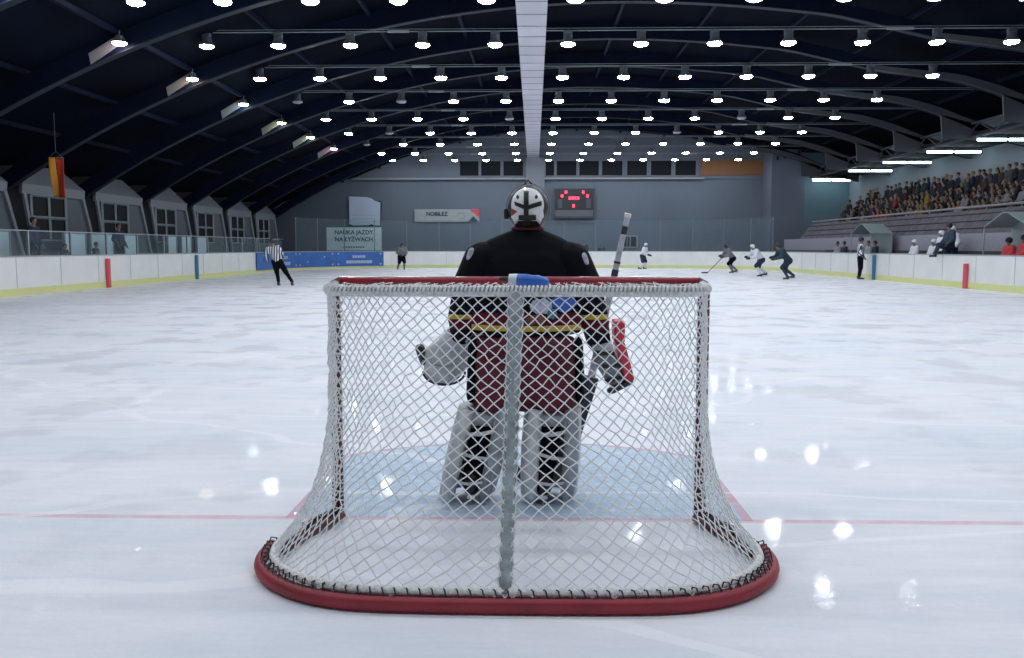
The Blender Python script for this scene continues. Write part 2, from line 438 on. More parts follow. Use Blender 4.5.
# left wall: dormers standing on the platform, one per bay
def dormer(yc, k):
    t = thing('dormer_bay', 'x', 'dormer', (-18.0,yc,.5), group='dormer bays down the dark roof slope')
    # upright front wall with one sloping side
    def fx(z): return 0.0
    def F(y, z, dx=0): return (fx(z)+dx, y, z)
    zb, ze, zt = 0, 3.15, 3.9
    bl, br, el, er, tl, trr = -1.15, 3.35, -1.85, 2.15, -.75, 1.35
    f = MB(); d = -1.6
    vs = [F(bl,zb),F(br,zb),F(er,ze),F(el,ze)]
    vs2 = [(x+d,y,z) for x,y,z in vs]
    f.add(vs+vs2, [(0,1,2,3),(4,7,6,5),(0,4,5,1),(1,5,6,2),(2,6,7,3),(3,7,4,0)])
    f.build('front_wall', m_frost, t)
    r = MB()
    a = [F(el-.15,ze,.12),F(er+.15,ze,.12),(-.35,trr,zt),(-.35,tl,zt)]
    a2 = [(x-2.2,y,z-.02) for x,y,z in a]
    r.add(a+a2, [(0,1,2,3),(4,7,6,5),(0,4,5,1),(1,5,6,2),(2,6,7,3),(3,7,4,0)])
    r.build('hood', mat('dormer hood', (.13,.15,.17), .7), t)
    fs_ = MB().add([F(el-.15,ze-.34,.10),F(er+.12,ze-.34,.10),F(er+.12,ze,.14),F(el-.15,ze,.14),F(el-.15,ze-.34,0),F(er+.12,ze-.34,0),F(er+.12,ze,0),F(el-.15,ze,0)],
                   [(0,1,2,3),(4,7,6,5),(0,4,5,1),(1,5,6,2),(2,6,7,3),(3,7,4,0)])
    fs_.build('fascia', mat('dormer fascia', (.17,.19,.21), .6), t)
    for (y0,y1) in ((bl,el),(br,er)):
        s = MB().tube([F(y0,zb,.06),F(y1,ze-.2,.06)], .09, 6).build('edge_post', m_trimw, t)
    wf = MB(); y0, y1, z0, z1 = -1.40, .90, 1.15, 2.80
    for (a_, b_) in (((y0,z0),(y1,z0)),((y0,z1),(y1,z1)),((y0,z0),(y0,z1)),((y1,z0),(y1,z1)),(((y0+y1)/2,z0),((y0+y1)/2,z1)),((y0,2.0),(y1,2.0))):
        wf.tube([F(a_[0],a_[1],.06), F(b_[0],b_[1],.06)], .06, 4)
    wo = wf.build('window_frame', m_trimw, t)
    MB().add([F(y0,z0,.025),F(y1,z0,.025),F(y1,z1,.025),F(y0,z1,.025),F(y0,z0,.01),F(y1,z0,.01),F(y1,z1,.01),F(y0,z1,.01)],
             [(0,1,2,3),(4,7,6,5),(0,4,5,1),(1,5,6,2),(2,6,7,3),(3,7,4,0)]).build('pane', m_darkwin, wo)
    return t
ORD = ['first','second','third','fourth','fifth','sixth','seventh','eighth','ninth','tenth','eleventh','twelfth','thirteenth','fourteenth','fifteenth','sixteenth','seventeenth','eighteenth','nineteenth','twentieth']
def ordn(i):
    if i < 20: return ORD[i]
    tens = ['', '', 'twenty', 'thirty', 'forty', 'fifty', 'sixty'][(i+1)//10]; u = (i+1) % 10
    return (tens + '-' + ORD[u-1]) if u else {30:'thirtieth',40:'fortieth',50:'fiftieth'}[i+1]
dl = ['grey dormer bay cut by the frame edge, only its sloping side post showing',
      'largest whole dormer bay, partly covered by the gold and red flag',
      'dormer bay with a spectator standing before its four-pane window, above the red board stripe',
      'dormer bay just short of the blue stripe on the boards',
      'small dormer bay just past the blue stripe on the boards',
      'smaller dormer bay above the striped referee side of the boards, second from the end wall',
      'smallest grey dormer bay, the one beside the end wall']
d0 = dormer(22.85, 0); d0['label'] = dl[0]; register(d0)
for i, yc in enumerate((28.0,33.15,38.3,43.45,48.6,53.75)):
    copy_tree(d0, (-18.0,yc,.5), 0, dl[i+1])

# ------------------------------------------------------------------ rink barrier
def rink_path(off=0, step=12, r=8.5):
    hx, y0, y1 = 15+off, -4-off, 56+off; r = r+off; P = []
    for cx, cy, a0 in ((hx-r,y1-r,0),(-hx+r,y1-r,90),(-hx+r,y0+r,180),(hx-r,y0+r,270)):
        for k in range(step+1):
            a = R(a0 + 90*k/step); P.append((cx+r*cos(a), cy+r*sin(a)))
    return P
def wall_loop(offs0, offs1, z0, z1):
    A = rink_path(offs0); B = rink_path(offs1); n = len(A); m = MB()
    vs = [(x,y,z0) for x,y in A]+[(x,y,z1) for x,y in A]+[(x,y,z1) for x,y in B]+[(x,y,z0) for x,y in B]
    fs = []
    for i in range(n):
        j = (i+1) % n
        for q in range(4):
            q2 = (q+1) % 4; fs.append((q*n+i, q*n+j, q2*n+j, q2*n+i))
    return m.add(vs, fs)
bar = thing('rink_barrier', 'long white rink boards with yellow kick strip running round the ice', 'rink boards')
wall_loop(0, .12, 0, 1.13).build('board_panel', m_white, bar)
o = wall_loop(-.015, 0.0, 0, .22).build('kick_plate', m_yellow, bar); o['label'] = 'yellow kick strip'
wall_loop(-.02, .15, 1.13, 1.17).build('cap_rail', m_cap, bar)
for s in (-1, 1):
    z = 1.02 if s < 0 else .86
    a, b_ = sorted((s*14.99, s*14.90))
    o = MB().box(a, b_, 25.88, 26.10, .0, z).build('stripe_post', m_redmark, bar, bevel=.02); o['label'] = 'red centre line post'
    o = MB().box(a, b_, 34.0, 34.22, .0, 1.08).build('stripe_post', m_bluemark, bar, bevel=.02); o['label'] = 'blue line post'
jt = MB()
for i in range(24):
    y = -1 + i*2.4
    if y < 46.5:
        for s in (-1, 1):
            a, b_ = sorted((s*14.995, s*14.985)); jt.box(a, b_, y, y+.012, .23, 1.12)
for i in range(9):
    x = -6 + i*2.0; jt.box(x, x+.02, 55.985, 55.995, .23, 1.12)
jt.build('panel_joint', mat('joint grey', (.5,.52,.53), .6), bar)
mk = MB()   # small dark prints on the white board before the blue advert
for (y, z, s) in ((44.5,.95,.22),(45.4,.9,.2),(46.3,.95,.2),(46.0,.45,.3)):
    mk.box(-14.985, -14.975, y, y+s, z-.16, z+.02); mk.box(-14.985, -14.975, y+.05, y+.12, z-.34, z-.2)
mk.build('board_print', mat('print grey', (.25,.3,.36), .6), bar)

# blue advert boards in the far corner
def text_mesh(s, size, name, m, parent, loc, rot, depth=.01, align='CENTER', bold=.0):
    cu = bpy.data.curves.new(name, 'FONT'); cu.body = s; cu.size = size; cu.extrude = depth; cu.align_x = align; cu.align_y = 'CENTER'; cu.offset = bold
    o = bpy.data.objects.new('tmp', cu); COL.objects.link(o)
    dg = bpy.context.evaluated_depsgraph_get(); me = bpy.data.meshes.new_from_object(o.evaluated_get(dg))
    bpy.data.objects.remove(o); me.materials.clear(); me.materials.append(m)
    t = link(name, me, m, parent); t.location = loc; t.rotation_euler = rot; return t
adpts = []
r_ = 8.5-.03
for k in range(13):
    a = R(180 - 90*k/12); adpts.append((-15+8.5+r_*cos(a), 47.5+r_*sin(a)))
cum = [0]
for p, q in zip(adpts, adpts[1:]): cum.append(cum[-1] + math.dist(p, q))
def on_arc(s):
    """point and heading along the corner arc then the straight end boards"""
    L_ = cum[-1]
    if s < 0: return (-14.97, 47.5+s), pi/2
    if s <= L_:
        a = pi - s/r_; return (-6.5+r_*cos(a), 47.5+r_*sin(a)), -(s/r_) + pi/2
    return (-6.5+(s-L_), 47.5+r_), 0.0
def ad_panel(s0, s1, label, words):
    (cx, cy), _ = on_arc((s0+s1)/2)
    t = thing('advertising_board', label, 'sign', (cx,cy,0), group='blue advertising boards in the far corner')
    n = 8; vs = []; fs = []
    for i in range(n+1):
        (x, y), h = on_arc(s0+(s1-s0)*i/n)
        nx, ny = -6.5-x, 47.5-y
        l = sqrt(nx*nx+ny*ny); nx /= l; ny /= l
        vs += [(x-cx,y-cy,.16),(x-cx,y-cy,1.12),(x-cx+nx*.03,y-cy+ny*.03,1.12),(x-cx+nx*.03,y-cy+ny*.03,.16)]
    for i in range(n):
        for q in range(4): fs.append((i*4+q, i*4+(q+1)%4, i*4+4+(q+1)%4, i*4+4+q))
    MB().add(vs, fs).build('panel', m_adblue, t)
    mm = MB()
    for (u, z, w_, h_) in words:
        (x, y), h = on_arc(s0+(s1-s0)*u)
        nx, ny = -6.5-x, 47.5-y; l = sqrt(nx*nx+ny*ny); nx /= l; ny /= l
        tx, ty = -ny, nx
        c = Vector((x-cx+nx*.045, y-cy+ny*.045, z))
        T = Vector((tx,ty,0)); N_ = Vector((nx,ny,0))
        q = [c+T*w_/2+Vector((0,0,h_/2)), c-T*w_/2+Vector((0,0,h_/2)), c-T*w_/2-Vector((0,0,h_/2)), c+T*w_/2-Vector((0,0,h_/2))]
        mm.add(q+[p-N_*.012 for p in q], [(0,1,2,3),(4,7,6,5),(0,4,5,1),(1,5,6,2),(2,6,7,3),(3,7,4,0)])
    mm.build('lettering', m_adwhite, t)
blk = lambda u, z, n, w, h, g: [(u+(i-(n-1)/2)*g, z, w, h) for i in range(n)]
L0 = cum[-1]
corner = [(.06,1.0,.12,.1),(.06,.3,.12,.1),(.94,1.0,.12,.1),(.94,.3,.12,.1)]
ad_panel(-1.4, 2.2, 'blue advertising board directly beside the striped referee', blk(.5,.8,4,.14,.18,.06)+blk(.5,.45,8,.16,.2,.055)+corner)
ad_panel(2.25, 5.8, 'plain blue advertising board between the two lettered ones', corner+[(.3,.5,.1,.1),(.75,.8,.1,.1)])
ad_panel(-5.0, -1.45, 'blue advertising board curving into the corner, first of the blue run', blk(.5,.7,6,.16,.2,.06)+corner)
ad_panel(5.85, 9.45, 'blue advertising board with a white caption, at the end of the blue run', blk(.5,.8,5,.16,.18,.055)+blk(.5,.45,9,.2,.2,.06)+corner)
# hmm corner arc ends at the end boards: x = -6.5

# glass on the left side and behind the far end
lg = thing('safety_glass', 'low safety glass with thin grey posts on the boards below the dormers', 'glass screen')
for i in range(24):
    y = -6.4+.2 + i*2.4 + 1.2
    if y < 4 or y > 46: continue
    MB().box(-15.09,-15.07,y+.03,y+2.37,1.17,1.90).build('glass_pane', m_glass, lg)
    MB().box(-15.11,-15.05,y-.03,y+.03,1.17,1.93).build('post', m_grey, lg)
MB().box(-15.10,-15.06,5,48,1.90,1.93).build('top_rail', m_grey, lg)
eg = thing('end_glass', 'tall thin glass screen with slim posts above the far end boards', 'glass screen')
A = rink_path(.06)
pts = [(x,y) for x,y in A if y > 49.5]
dense = []
for (a, b_) in zip(pts, pts[1:]):
    n = max(1, int(math.dist(a, b_)/2.0))
    for i in range(n): dense.append((a[0]+(b_[0]-a[0])*i/n, a[1]+(b_[1]-a[1])*i/n))
dense.append(pts[-1])
last = None; keep = []
for p in dense:
    if last is None or math.dist(p, last) > 1.7: keep.append(p); last = p
for a, b_ in zip(keep, keep[1:]):
    d_ = Vector((b_[0]-a[0], b_[1]-a[1], 0)).normalized(); nn = Vector((-d_.y, d_.x, 0))*.01
    q = [Vector((a[0],a[1],1.17))+d_*.04, Vector((b_[0],b_[1],1.17))-d_*.04]
    q = [q[0]+nn,q[1]+nn,q[1]-nn,q[0]-nn]
    MB().add(q+[p+Vector((0,0,2.1)) for p in q], [(0,3,2,1),(4,5,6,7),(0,1,5,4),(1,2,6,5),(2,3,7,6),(3,0,4,7)]).build('glass_pane', m_glass2, eg)
for a in keep: MB().box(a[0]-.025,a[0]+.025,a[1]-.03,a[1]+.03,1.17,3.3).build('post', mat('glass post', (.13,.16,.18), .5), eg)

# pale panels behind the left glass
pp = [(22.0,24.1),(27.5,29.0),(29.4,31.2),(32.2,33.3),(36.6,37.6),(38.2,39.4),(40.2,41.5)]
pl_ = ['pale blue screen panel behind the glass at the very edge of the frame','pale blue screen panel just past the spectator in the dark coat',
       'pale blue screen panel above the white boards, midway between the two standing spectators','narrow pale panel just short of the spectator near the red board stripe',
       'narrow pale panel just past the spectator near the red board stripe','pale panel behind the glass, midway between the red and blue board stripes','pale panel behind the glass just short of the blue board stripe']
for (a, b_), lb in zip(pp, pl_):
    t = thing('screen_panel', lb, 'panel', (-17.3,(a+b_)/2,.5), group='pale screen panels behind the side glass')
    h_ = (b_-a)/2
    MB().box(-.03,.03,-h_,h_,.1,1.42).build('panel', m_panel, t)
    fr = MB()
    for yy in (-h_, h_): fr.box(-.05,.05,yy-.04,yy+.04,0,1.46)
    fr.box(-.05,.05,-h_,h_,1.42,1.47); fr.build('frame', m_grey, t)

# flag
fg = thing('flag', 'gold and red hanging flag in front of the largest whole dormer', 'flag', (-16.0,24.85,0))
def cloth(x0, x1, z0, z1):
    rows = []
    for i in range(13):
        v = i/12; row = []
        for j in range(7):
            u = j/6; x = x0+(x1-x0)*u
            row.append((x + .05*v*v, .06*sin(x*9+v*3) + .05*v, z1-(z1-z0)*v - (.10*x if i else 0)))
        rows.append(row)
    return MB().grid(rows)
o = cloth(-.23,-.03,3.1,4.42).build('flag_stripe', m_gold, fg, smooth=True); solid(o, .012); o['label'] = 'gold half'
o = cloth(-.03,.23,3.1,4.42).build('flag_stripe', m_fred, fg, smooth=True); solid(o, .012); o['label'] = 'red half'
MB().tube([(-.25,0,4.42),(.25,0,4.42)], .015, 8).build('rod', m_grey, fg)
MB().tube([(-.25,0,4.42),(0,0,4.62),(.25,0,4.42)], .006, 5).tube([(0,0,4.62),(0,0,roof_z(-16)-.05)], .006, 5).build('cord', m_cable, fg)

# ------------------------------------------------------------------ banners, scoreboard on the end wall
def flat_sign(name, label, cat, x0, x1, z0, z1, y, m, fm=None):
    t = thing(name, label, cat, ((x0+x1)/2, y, z0))
    w_, h_ = (x1-x0)/2, z1-z0
    MB().box(-w_,w_,-.03,.03,0,h_).build('sheet', m, t)
    return t, w_, h_
m_sheet = mat('banner sheet', (.60,.74,.76), .7, noise=.06, nscale=2)
t, w_, h_ = flat_sign('banner', 'pale banner with two lines of dark lettering above the blue boards', 'banner', -15.3, -11.45, 1.2, 2.82, 56.45, m_sheet)
t.location.x = -12.6; t.location.y = 56.9
m_ink = mat('banner ink', (.03,.06,.10), .7)
text_mesh('NAUKA JAZDY', .41, 'lettering', m_ink, t, (0,-.045,h_-.36), (pi/2,0,0), bold=.008)
text_mesh('NA ŁYŻWACH', .41, 'lettering', m_ink, t, (0,-.045,h_-.85), (pi/2,0,0), bold=.008)
bb = MB()
for i in range(9): bb.box(-.75+i*.17,-.63+i*.17,-.045,-.03,.2,.28)
bb.build('small_print', m_ink, t)
bb = MB()
for x in (-w_,-w_*.45,w_*.5,w_): bb.box(x-.04,x+.04,.03,.09,-1.2,h_)
bb.build('frame', m_grey, t)
t = thing('notice_sheet', 'crooked pale sheet with torn dark corners hung high on the end wall', 'sheet', (-12.6,60.9,3.0))
MB().prism([(-1.15,.15),(-.85,.05),(.35,.08),(.5,.16),(.7,.06),(1.15,.05),(1.2,1.75),(.75,1.9),(.55,2.05),(.2,2.15),(-1.15,2.2)], -.06, 0).build('sheet', mat('sheet blue', (.50,.60,.76), .6, noise=.05, nscale=1), t)
MB().prism([(.2,2.0),(1.3,1.85),(1.3,1.6),(1.2,0),(-1.15,0),(-1.2,.25),(-1.2,1.9)], 0, .05).build('backing', m_navy, t)
bb = MB()
for z_ in (.55,.8): bb.box(-.9,.9,-.07,-.06,z_,z_+.03)
bb.build('faint_line', mat('faint ink', (.30,.40,.52), .7), t)
t, w_, h_ = flat_sign('banner', 'long white banner with dark letters and a red corner on the end wall', 'banner', -8.85, -4.0, 3.32, 4.25, 60.9, mat('banner white', (.33,.37,.39), .7, noise=.06, nscale=2))
text_mesh('NOBILEZ', .40, 'lettering', m_ink, t, (-.75,-.045,h_*.62), (pi/2,0,0), bold=.012)
MB().prism([(w_-.75,h_-.02),(w_,h_-.02),(w_,h_-.62)], -.045, -.03).build('red_triangle', m_redmark, t)
MB().prism([(w_-.85,.02),(w_-.08,.02),(w_-.45,.42)], -.045, -.03).build('dark_triangle', m_ink, t)
bb = MB(); bb.tube([(w_-1.35+.28*cos(a*pi/8), -.04, h_*.5+.22*sin(a*pi/8)) for a in range(16)], .02, 4, closed=True)
bb.build('ring_mark', m_grey, t)

sb = thing('scoreboard', 'black electronic scoreboard with red digits beside the goalkeeper helmet', 'scoreboard', (3.05,60.9,3.62))
MB().box(-1.48,1.48,-.22,0,0,2.12).build('case', m_dark, sb, bevel=.03)
MB().box(-1.40,1.40,-.235,-.22,.08,.55).build('caption_strip', mat('strip grey', (.10,.11,.13), .6), sb)
fr = MB()
for a in ((-1.5,1.5,-.05,.03),(-1.5,1.5,2.08,2.15)): fr.box(a[0],a[1],-.24,0,a[2],a[3])
for x in (-1.5,1.44): fr.box(x,x+.06,-.24,0,0,2.12)
fr.build('frame', mat('score frame', (.05,.065,.09), .5), sb)
def seven(mb, cx, cz, w_, h_, t_=.04, y=-.24):
    for z in (0, h_/2, h_): mb.box(cx-w_/2, cx+w_/2, y-.01, y, cz+z-t_/2, cz+z+t_/2)
    for s in (-1, 1): mb.box(cx+s*w_/2-t_/2, cx+s*w_/2+t_/2, y-.01, y, cz, cz+h_)
for (cx, cz, n) in ((-.62,1.78,1),(.66,1.78,1),(-.9,1.5,1),(.98,1.5,1),(-.02,1.34,4),(-.05,.78,1)):
    mb = MB()
    for i in range(n): seven(mb, cx+(i-(n-1)/2)*.2, cz, .11, .17)
    mb.build('digit', m_led, sb)
pnl = MB()
for s in (-1.05, 1.05): pnl.box(s-.16, s+.16, -.235, -.22, .7, 1.35)
pnl.build('penalty_panel', mat('dim panel', (.06,.07,.09), .6), sb)

# ------------------------------------------------------------------ lamps
rows_y = [-2.75, 2.4, 7.55, 12.7, 18.0, 22.8, 28.0, 33.1, 38.2, 43.4, 48.5, 53.6, 58.0]  # nearest rows are out of view, added to light near ice and goalkeeper
lamp_x = [-10.0 + 2.22*i for i in range(12)]
def make_lamp(lens):
    t = thing('ceiling_lamp', 'x', 'lamp', (0,0,7.58), group='x')
    MB().lathe([(.0,.28),(.12,.28),(.14,.25),(.13,.18),(.17,.10),(.225,.02),(.225,0),(.20,.01)], n=20).build('reflector', m_house, t, smooth=True)
    MB().box(-.13,.13,-.08,.08,.28,.38).build('ballast', m_ballast, t, bevel=.01)
    MB().tube([(0,0,.37),(0,0,.42)], .03, 8).build('hanger', m_cable, t)
    MB().lathe([(.215,.012),(.205,-.03),(.14,-.065),(0,-.08)], n=20).build('lens', lens, t, smooth=True)
    return t
on = make_lamp(m_lens); off_ = make_lamp(m_lensoff); register(on); register(off_)
used = set()
rown = ['closest', 'next closest']
offset_off = {(33.1,0),(33.1,2),(38.2,4),(38.2,9),(43.4,1),(43.4,8),(18.0,11),(48.5,0)}
vis = 0
for r, yy in enumerate(rows_y):
    n_c = 'the %s lamp cable from the camera' % ORD[r]
    z = 7.98
    x0, x1 = -9.8, 18.4
    cb = thing('lamp_cable', '%s steel cable from the camera carrying ceiling lamps across the rink' % ORD[r], 'cable', (0,yy,0), group='lamp cables across the hall')
    nseg = 26; P = [(x0+(x1-x0)*i/nseg, 0, z + .0*sin(pi*i/nseg)) for i in range(nseg+1)]
    MB().tube(P, .017, 6).tube([(x, y_, z_+.07) for x, y_, z_ in P], .010, 5).build('wire', m_cable, cb)
    MB().box(-4.4,-3.75,-.03,.03,z-.03,z+.04).build('junction_box', m_grey, cb); MB().box(10.7,11.5,-.03,.03,z-.03,z+.04).build('junction_box', m_grey, cb)
    for i, x in enumerate(lamp_x):
        if x > 19: continue
        isoff = (yy, i) in offset_off
        src = off_ if isoff else on
        k = i-5
        side = ('%s one %s of the white ridge duct' % (ORD[4-i] if i < 5 else ORD[i-5], 'left' if i < 5 else 'right'))
        lb = '%s high-bay lamp on %s, %s' % ('unlit' if isoff else 'glowing', 'the %s cable' % ORD[r], side)
        key = 'off' if isoff else 'on'
        if key in used: copy_tree(src, (x,yy,7.58), 0, lb, 'hanging lamps over the ice')
        else:
            used.add(key); src.location = (x,yy,7.58); src['label'] = lb; src['group'] = 'hanging lamps over the ice'
# tinted lamps fixed beside the roof slope, one at the end of each row
tints = [(19.9,(1,.80,.84),'pinkish'),(25.05,(1,.72,.5),'orange-tinted'),(30.2,(.7,.95,1),'cyan-tinted'),(35.35,(.85,1,.55),'yellow-green tinted'),(40.5,(.75,1,.55),'greenish'),(45.65,(1,.45,.5),'rose-tinted'),(14.75,(.85,.92,1),'white')]
for i, (yy, c, nm) in enumerate(tints):
    ml = mat('lens '+nm, (1,1,1), .3, emit=60, ecol=c)
    xx = -11.35; zz = 7.02
    t = thing('slope_lamp', '%s lamp fixed close under the dark roof slope, lighting the rib beside it' % nm, 'lamp', (xx,yy,zz), group='tinted lamps along the roof slope')
    MB().lathe([(0,.20),(.10,.20),(.12,.12),(.20,.02),(.21,0),(.18,.01)], n=18).build('reflector', m_house, t, smooth=True)
    MB().lathe([(.19,.012),(.18,-.03),(.12,-.06),(0,-.07)], n=18).build('lens', ml, t, smooth=True)
    MB().tube([(0,0,.19),(0,0,.33)], .02, 6).build('bracket', m_cable, t)
    # added pale light catch plate to show the lamp's light on the rib
    MB().prism([(-.15,-.02),(-.95,-.52),(-1.0,-.22),(-.2,.24)], .24, .27).build('light_catch_plate', mat('light catch plate', (.22,.22,.23), .5), t)
# fluorescent fittings over the stand
fl_lab = ['nearest to the camera over the stand, cut by the frame','second from the camera over the stand','third from the camera over the stand','fourth from the camera over the stand','last in the row, glowing on the end wall','before the frame']
for i, yy in enumerate((34.7,39.6,45.0,50.3,57.3,29.4,24.2,19)):
    t = thing('fluorescent_fitting', 'pair of white fluorescent tubes, ' + (fl_lab[i] if i < 5 else 'over the %s bay of the stand' % ORD[i]), 'light', (20.75,yy,6.1), group='fluorescent fittings over the stand')
    MB().box(-1.35,1.35,-.06,.06,.06,.16).build('housing', m_trimw, t)
    for s in (-1, 1): MB().tube([(s*.06,0,0),(s*1.30,0,0)], .055 if i != 4 else .09, 10).build('tube', m_tube, t)
    MB().box(-.04,.04,-.02,.02,.1,.22).build('bracket', m_grey, t)

# ------------------------------------------------------------------ spectator stand
st = thing('spectator_stand', 'stepped grandstand with grey parapet behind the players benches', 'grandstand')
tiers = [(18.1,1.95),(18.85,2.2),(19.6,2.6),(20.35,3.0),(21.1,3.4)]
for i, (x, z) in enumerate(tiers):
    x1 = tiers[i+1][0] if i < 4 else 22.38
    MB().box(x, x1, 8, 52.5, 0, z).build('tier', m_concrete, st)
pr_ = MB().prism([(17.45,0),(18.1,0),(18.1,2.92),(17.95,2.92),(17.2,1.95),(17.2,1.9)], 8, 52.5).build('parapet', m_parapet, st)
sl = MB()
for k in range(3):
    f = .2+.3*k; x = 17.2+.75*f; z = 1.95+.97*f; sl.tube([(x-.02,8.05,z+.03),(x-.02,52.4,z+.03)], .02, 5)
sl.build('seat_rail', m_concrete, st)
rl = thing('handrail', 'pale handrail running along the top of the grandstand parapet', 'rail', (18.0,0,2.92))
MB().tube([(0,8.1,.13),(0,52.4,.13)], .05, 8).build('rail', mat('rail paint', (.22,.20,.22), .5), rl)
for k in range(18): MB().tube([(0,8.3+k*2.5,0),(0,8.3+k*2.5,.13)], .025, 6).build('post', m_grey, rl)
pw = thing('bench_back_wall', 'pale lilac wall behind the players benches below the stand', 'wall panel', (16.95,0,0))
MB().box(0,.12,8,55,1.25,1.95).build('wall_panel', m_palewall, pw)
MB().box(.01,.11,8,55,0,1.25).build('lower_panel', mat('dark lower wall', (.09,.10,.13), .8), pw)
bn = thing('players_bench', 'long dark players bench behind the boards below the stand', 'bench', (16.5,0,0))
MB().box(-.2,.2,18,46,.55,.6).build('seat', m_bench, bn)
MB().box(.24,.28,18,46,.6,1.28).build('backrest', m_bench, bn)
for k in range(12): MB().box(-.18,.18,18.2+k*2.5,18.28+k*2.5,0,.55).build('leg', m_dark, bn)
tr_ = struct(MB().box(15.2,16.95,8,55,-.02,.1).build('floor_4', m_rubber))
def canopy(y, w_, zt, label):
    t = thing('bench_canopy', label, 'shelter', (16.1,y,.1))
    h_ = w_/2; ze = zt-.45
    MB().prism([(-h_,.9),(h_,.9),(h_,ze),(.05*w_,zt),(-.05*w_,zt),(-h_,ze)], .45, .5, 'x').build('back_panel', m_canopy, t)
    for s in (-1, 1):
        q = [(-.5,s*h_,ze),(.5,s*h_,ze),(.5,s*.05*w_,zt),(-.5,s*.05*w_,zt)]
        MB().add(q+[(a,b_,c+.03) for a,b_,c in q], [(0,1,2,3),(4,7,6,5),(0,4,5,1),(1,5,6,2),(2,6,7,3),(3,7,4,0)]).build('roof_panel', m_canopy, t)
    MB().box(-.5,.5,-.05*w_,.05*w_,zt,zt+.03).build('roof_ridge', m_canopy, t)
    for s in (-1, 1):
        for x in (-.5,.47): MB().box(x,x+.04,s*h_-.02,s*h_+.02,0,ze).build('post', m_grey, t)
    return t
canopy(37.6, 2.5, 2.4, 'pale gabled shelter behind the boards, beside the blue line referee')
canopy(24.9, 2.6, 2.45, 'pale gabled shelter at the frame edge behind the red-shirted players')

# ------------------------------------------------------------------ people
def blob(caps, vox=.03, smooth=2, name='body', cut=None):
    bm = bmesh.new()
    for c in caps:
        p1, r1, p2, r2 = c if len(c) == 4 else (c[0], c[1], c[0], c[1])
        b2 = bmesh.new()
        for p, r in ((p1, r1), (p2, r2)):
            rr = r if isinstance(r, (tuple, list)) else (r, r, r)
            bmesh.ops.create_icosphere(b2, subdivisions=2, radius=1, matrix=Matrix.Translation(p) @ Matrix.Diagonal((*rr, 1)))
            if len(c) != 4: break
        if len(c) == 4:
            res = bmesh.ops.convex_hull(b2, input=b2.verts)
            junk = [g for g in res['geom_interior'] + res['geom_unused'] if isinstance(g, bmesh.types.BMVert)]
            if junk: bmesh.ops.delete(b2, geom=list(set(junk)), context='VERTS')
        me = bpy.data.meshes.new('t'); b2.to_mesh(me); b2.free(); bm.from_mesh(me); bpy.data.meshes.remove(me)
    me = bpy.data.meshes.new('t'); bm.to_mesh(me); bm.free()
    o = bpy.data.objects.new('t', me); COL.objects.link(o)
    m = o.modifiers.new('r', 'REMESH'); m.mode = 'VOXEL'; m.voxel_size = vox; m.use_smooth_shade = True
    s = o.modifiers.new('s', 'SMOOTH'); s.iterations = smooth; s.factor = .5
    dg = bpy.context.evaluated_depsgraph_get(); out = bpy.data.meshes.new_from_object(o.evaluated_get(dg))
    bpy.data.objects.remove(o); bpy.data.meshes.remove(me)
    out.name = name; out.shade_smooth(); return out

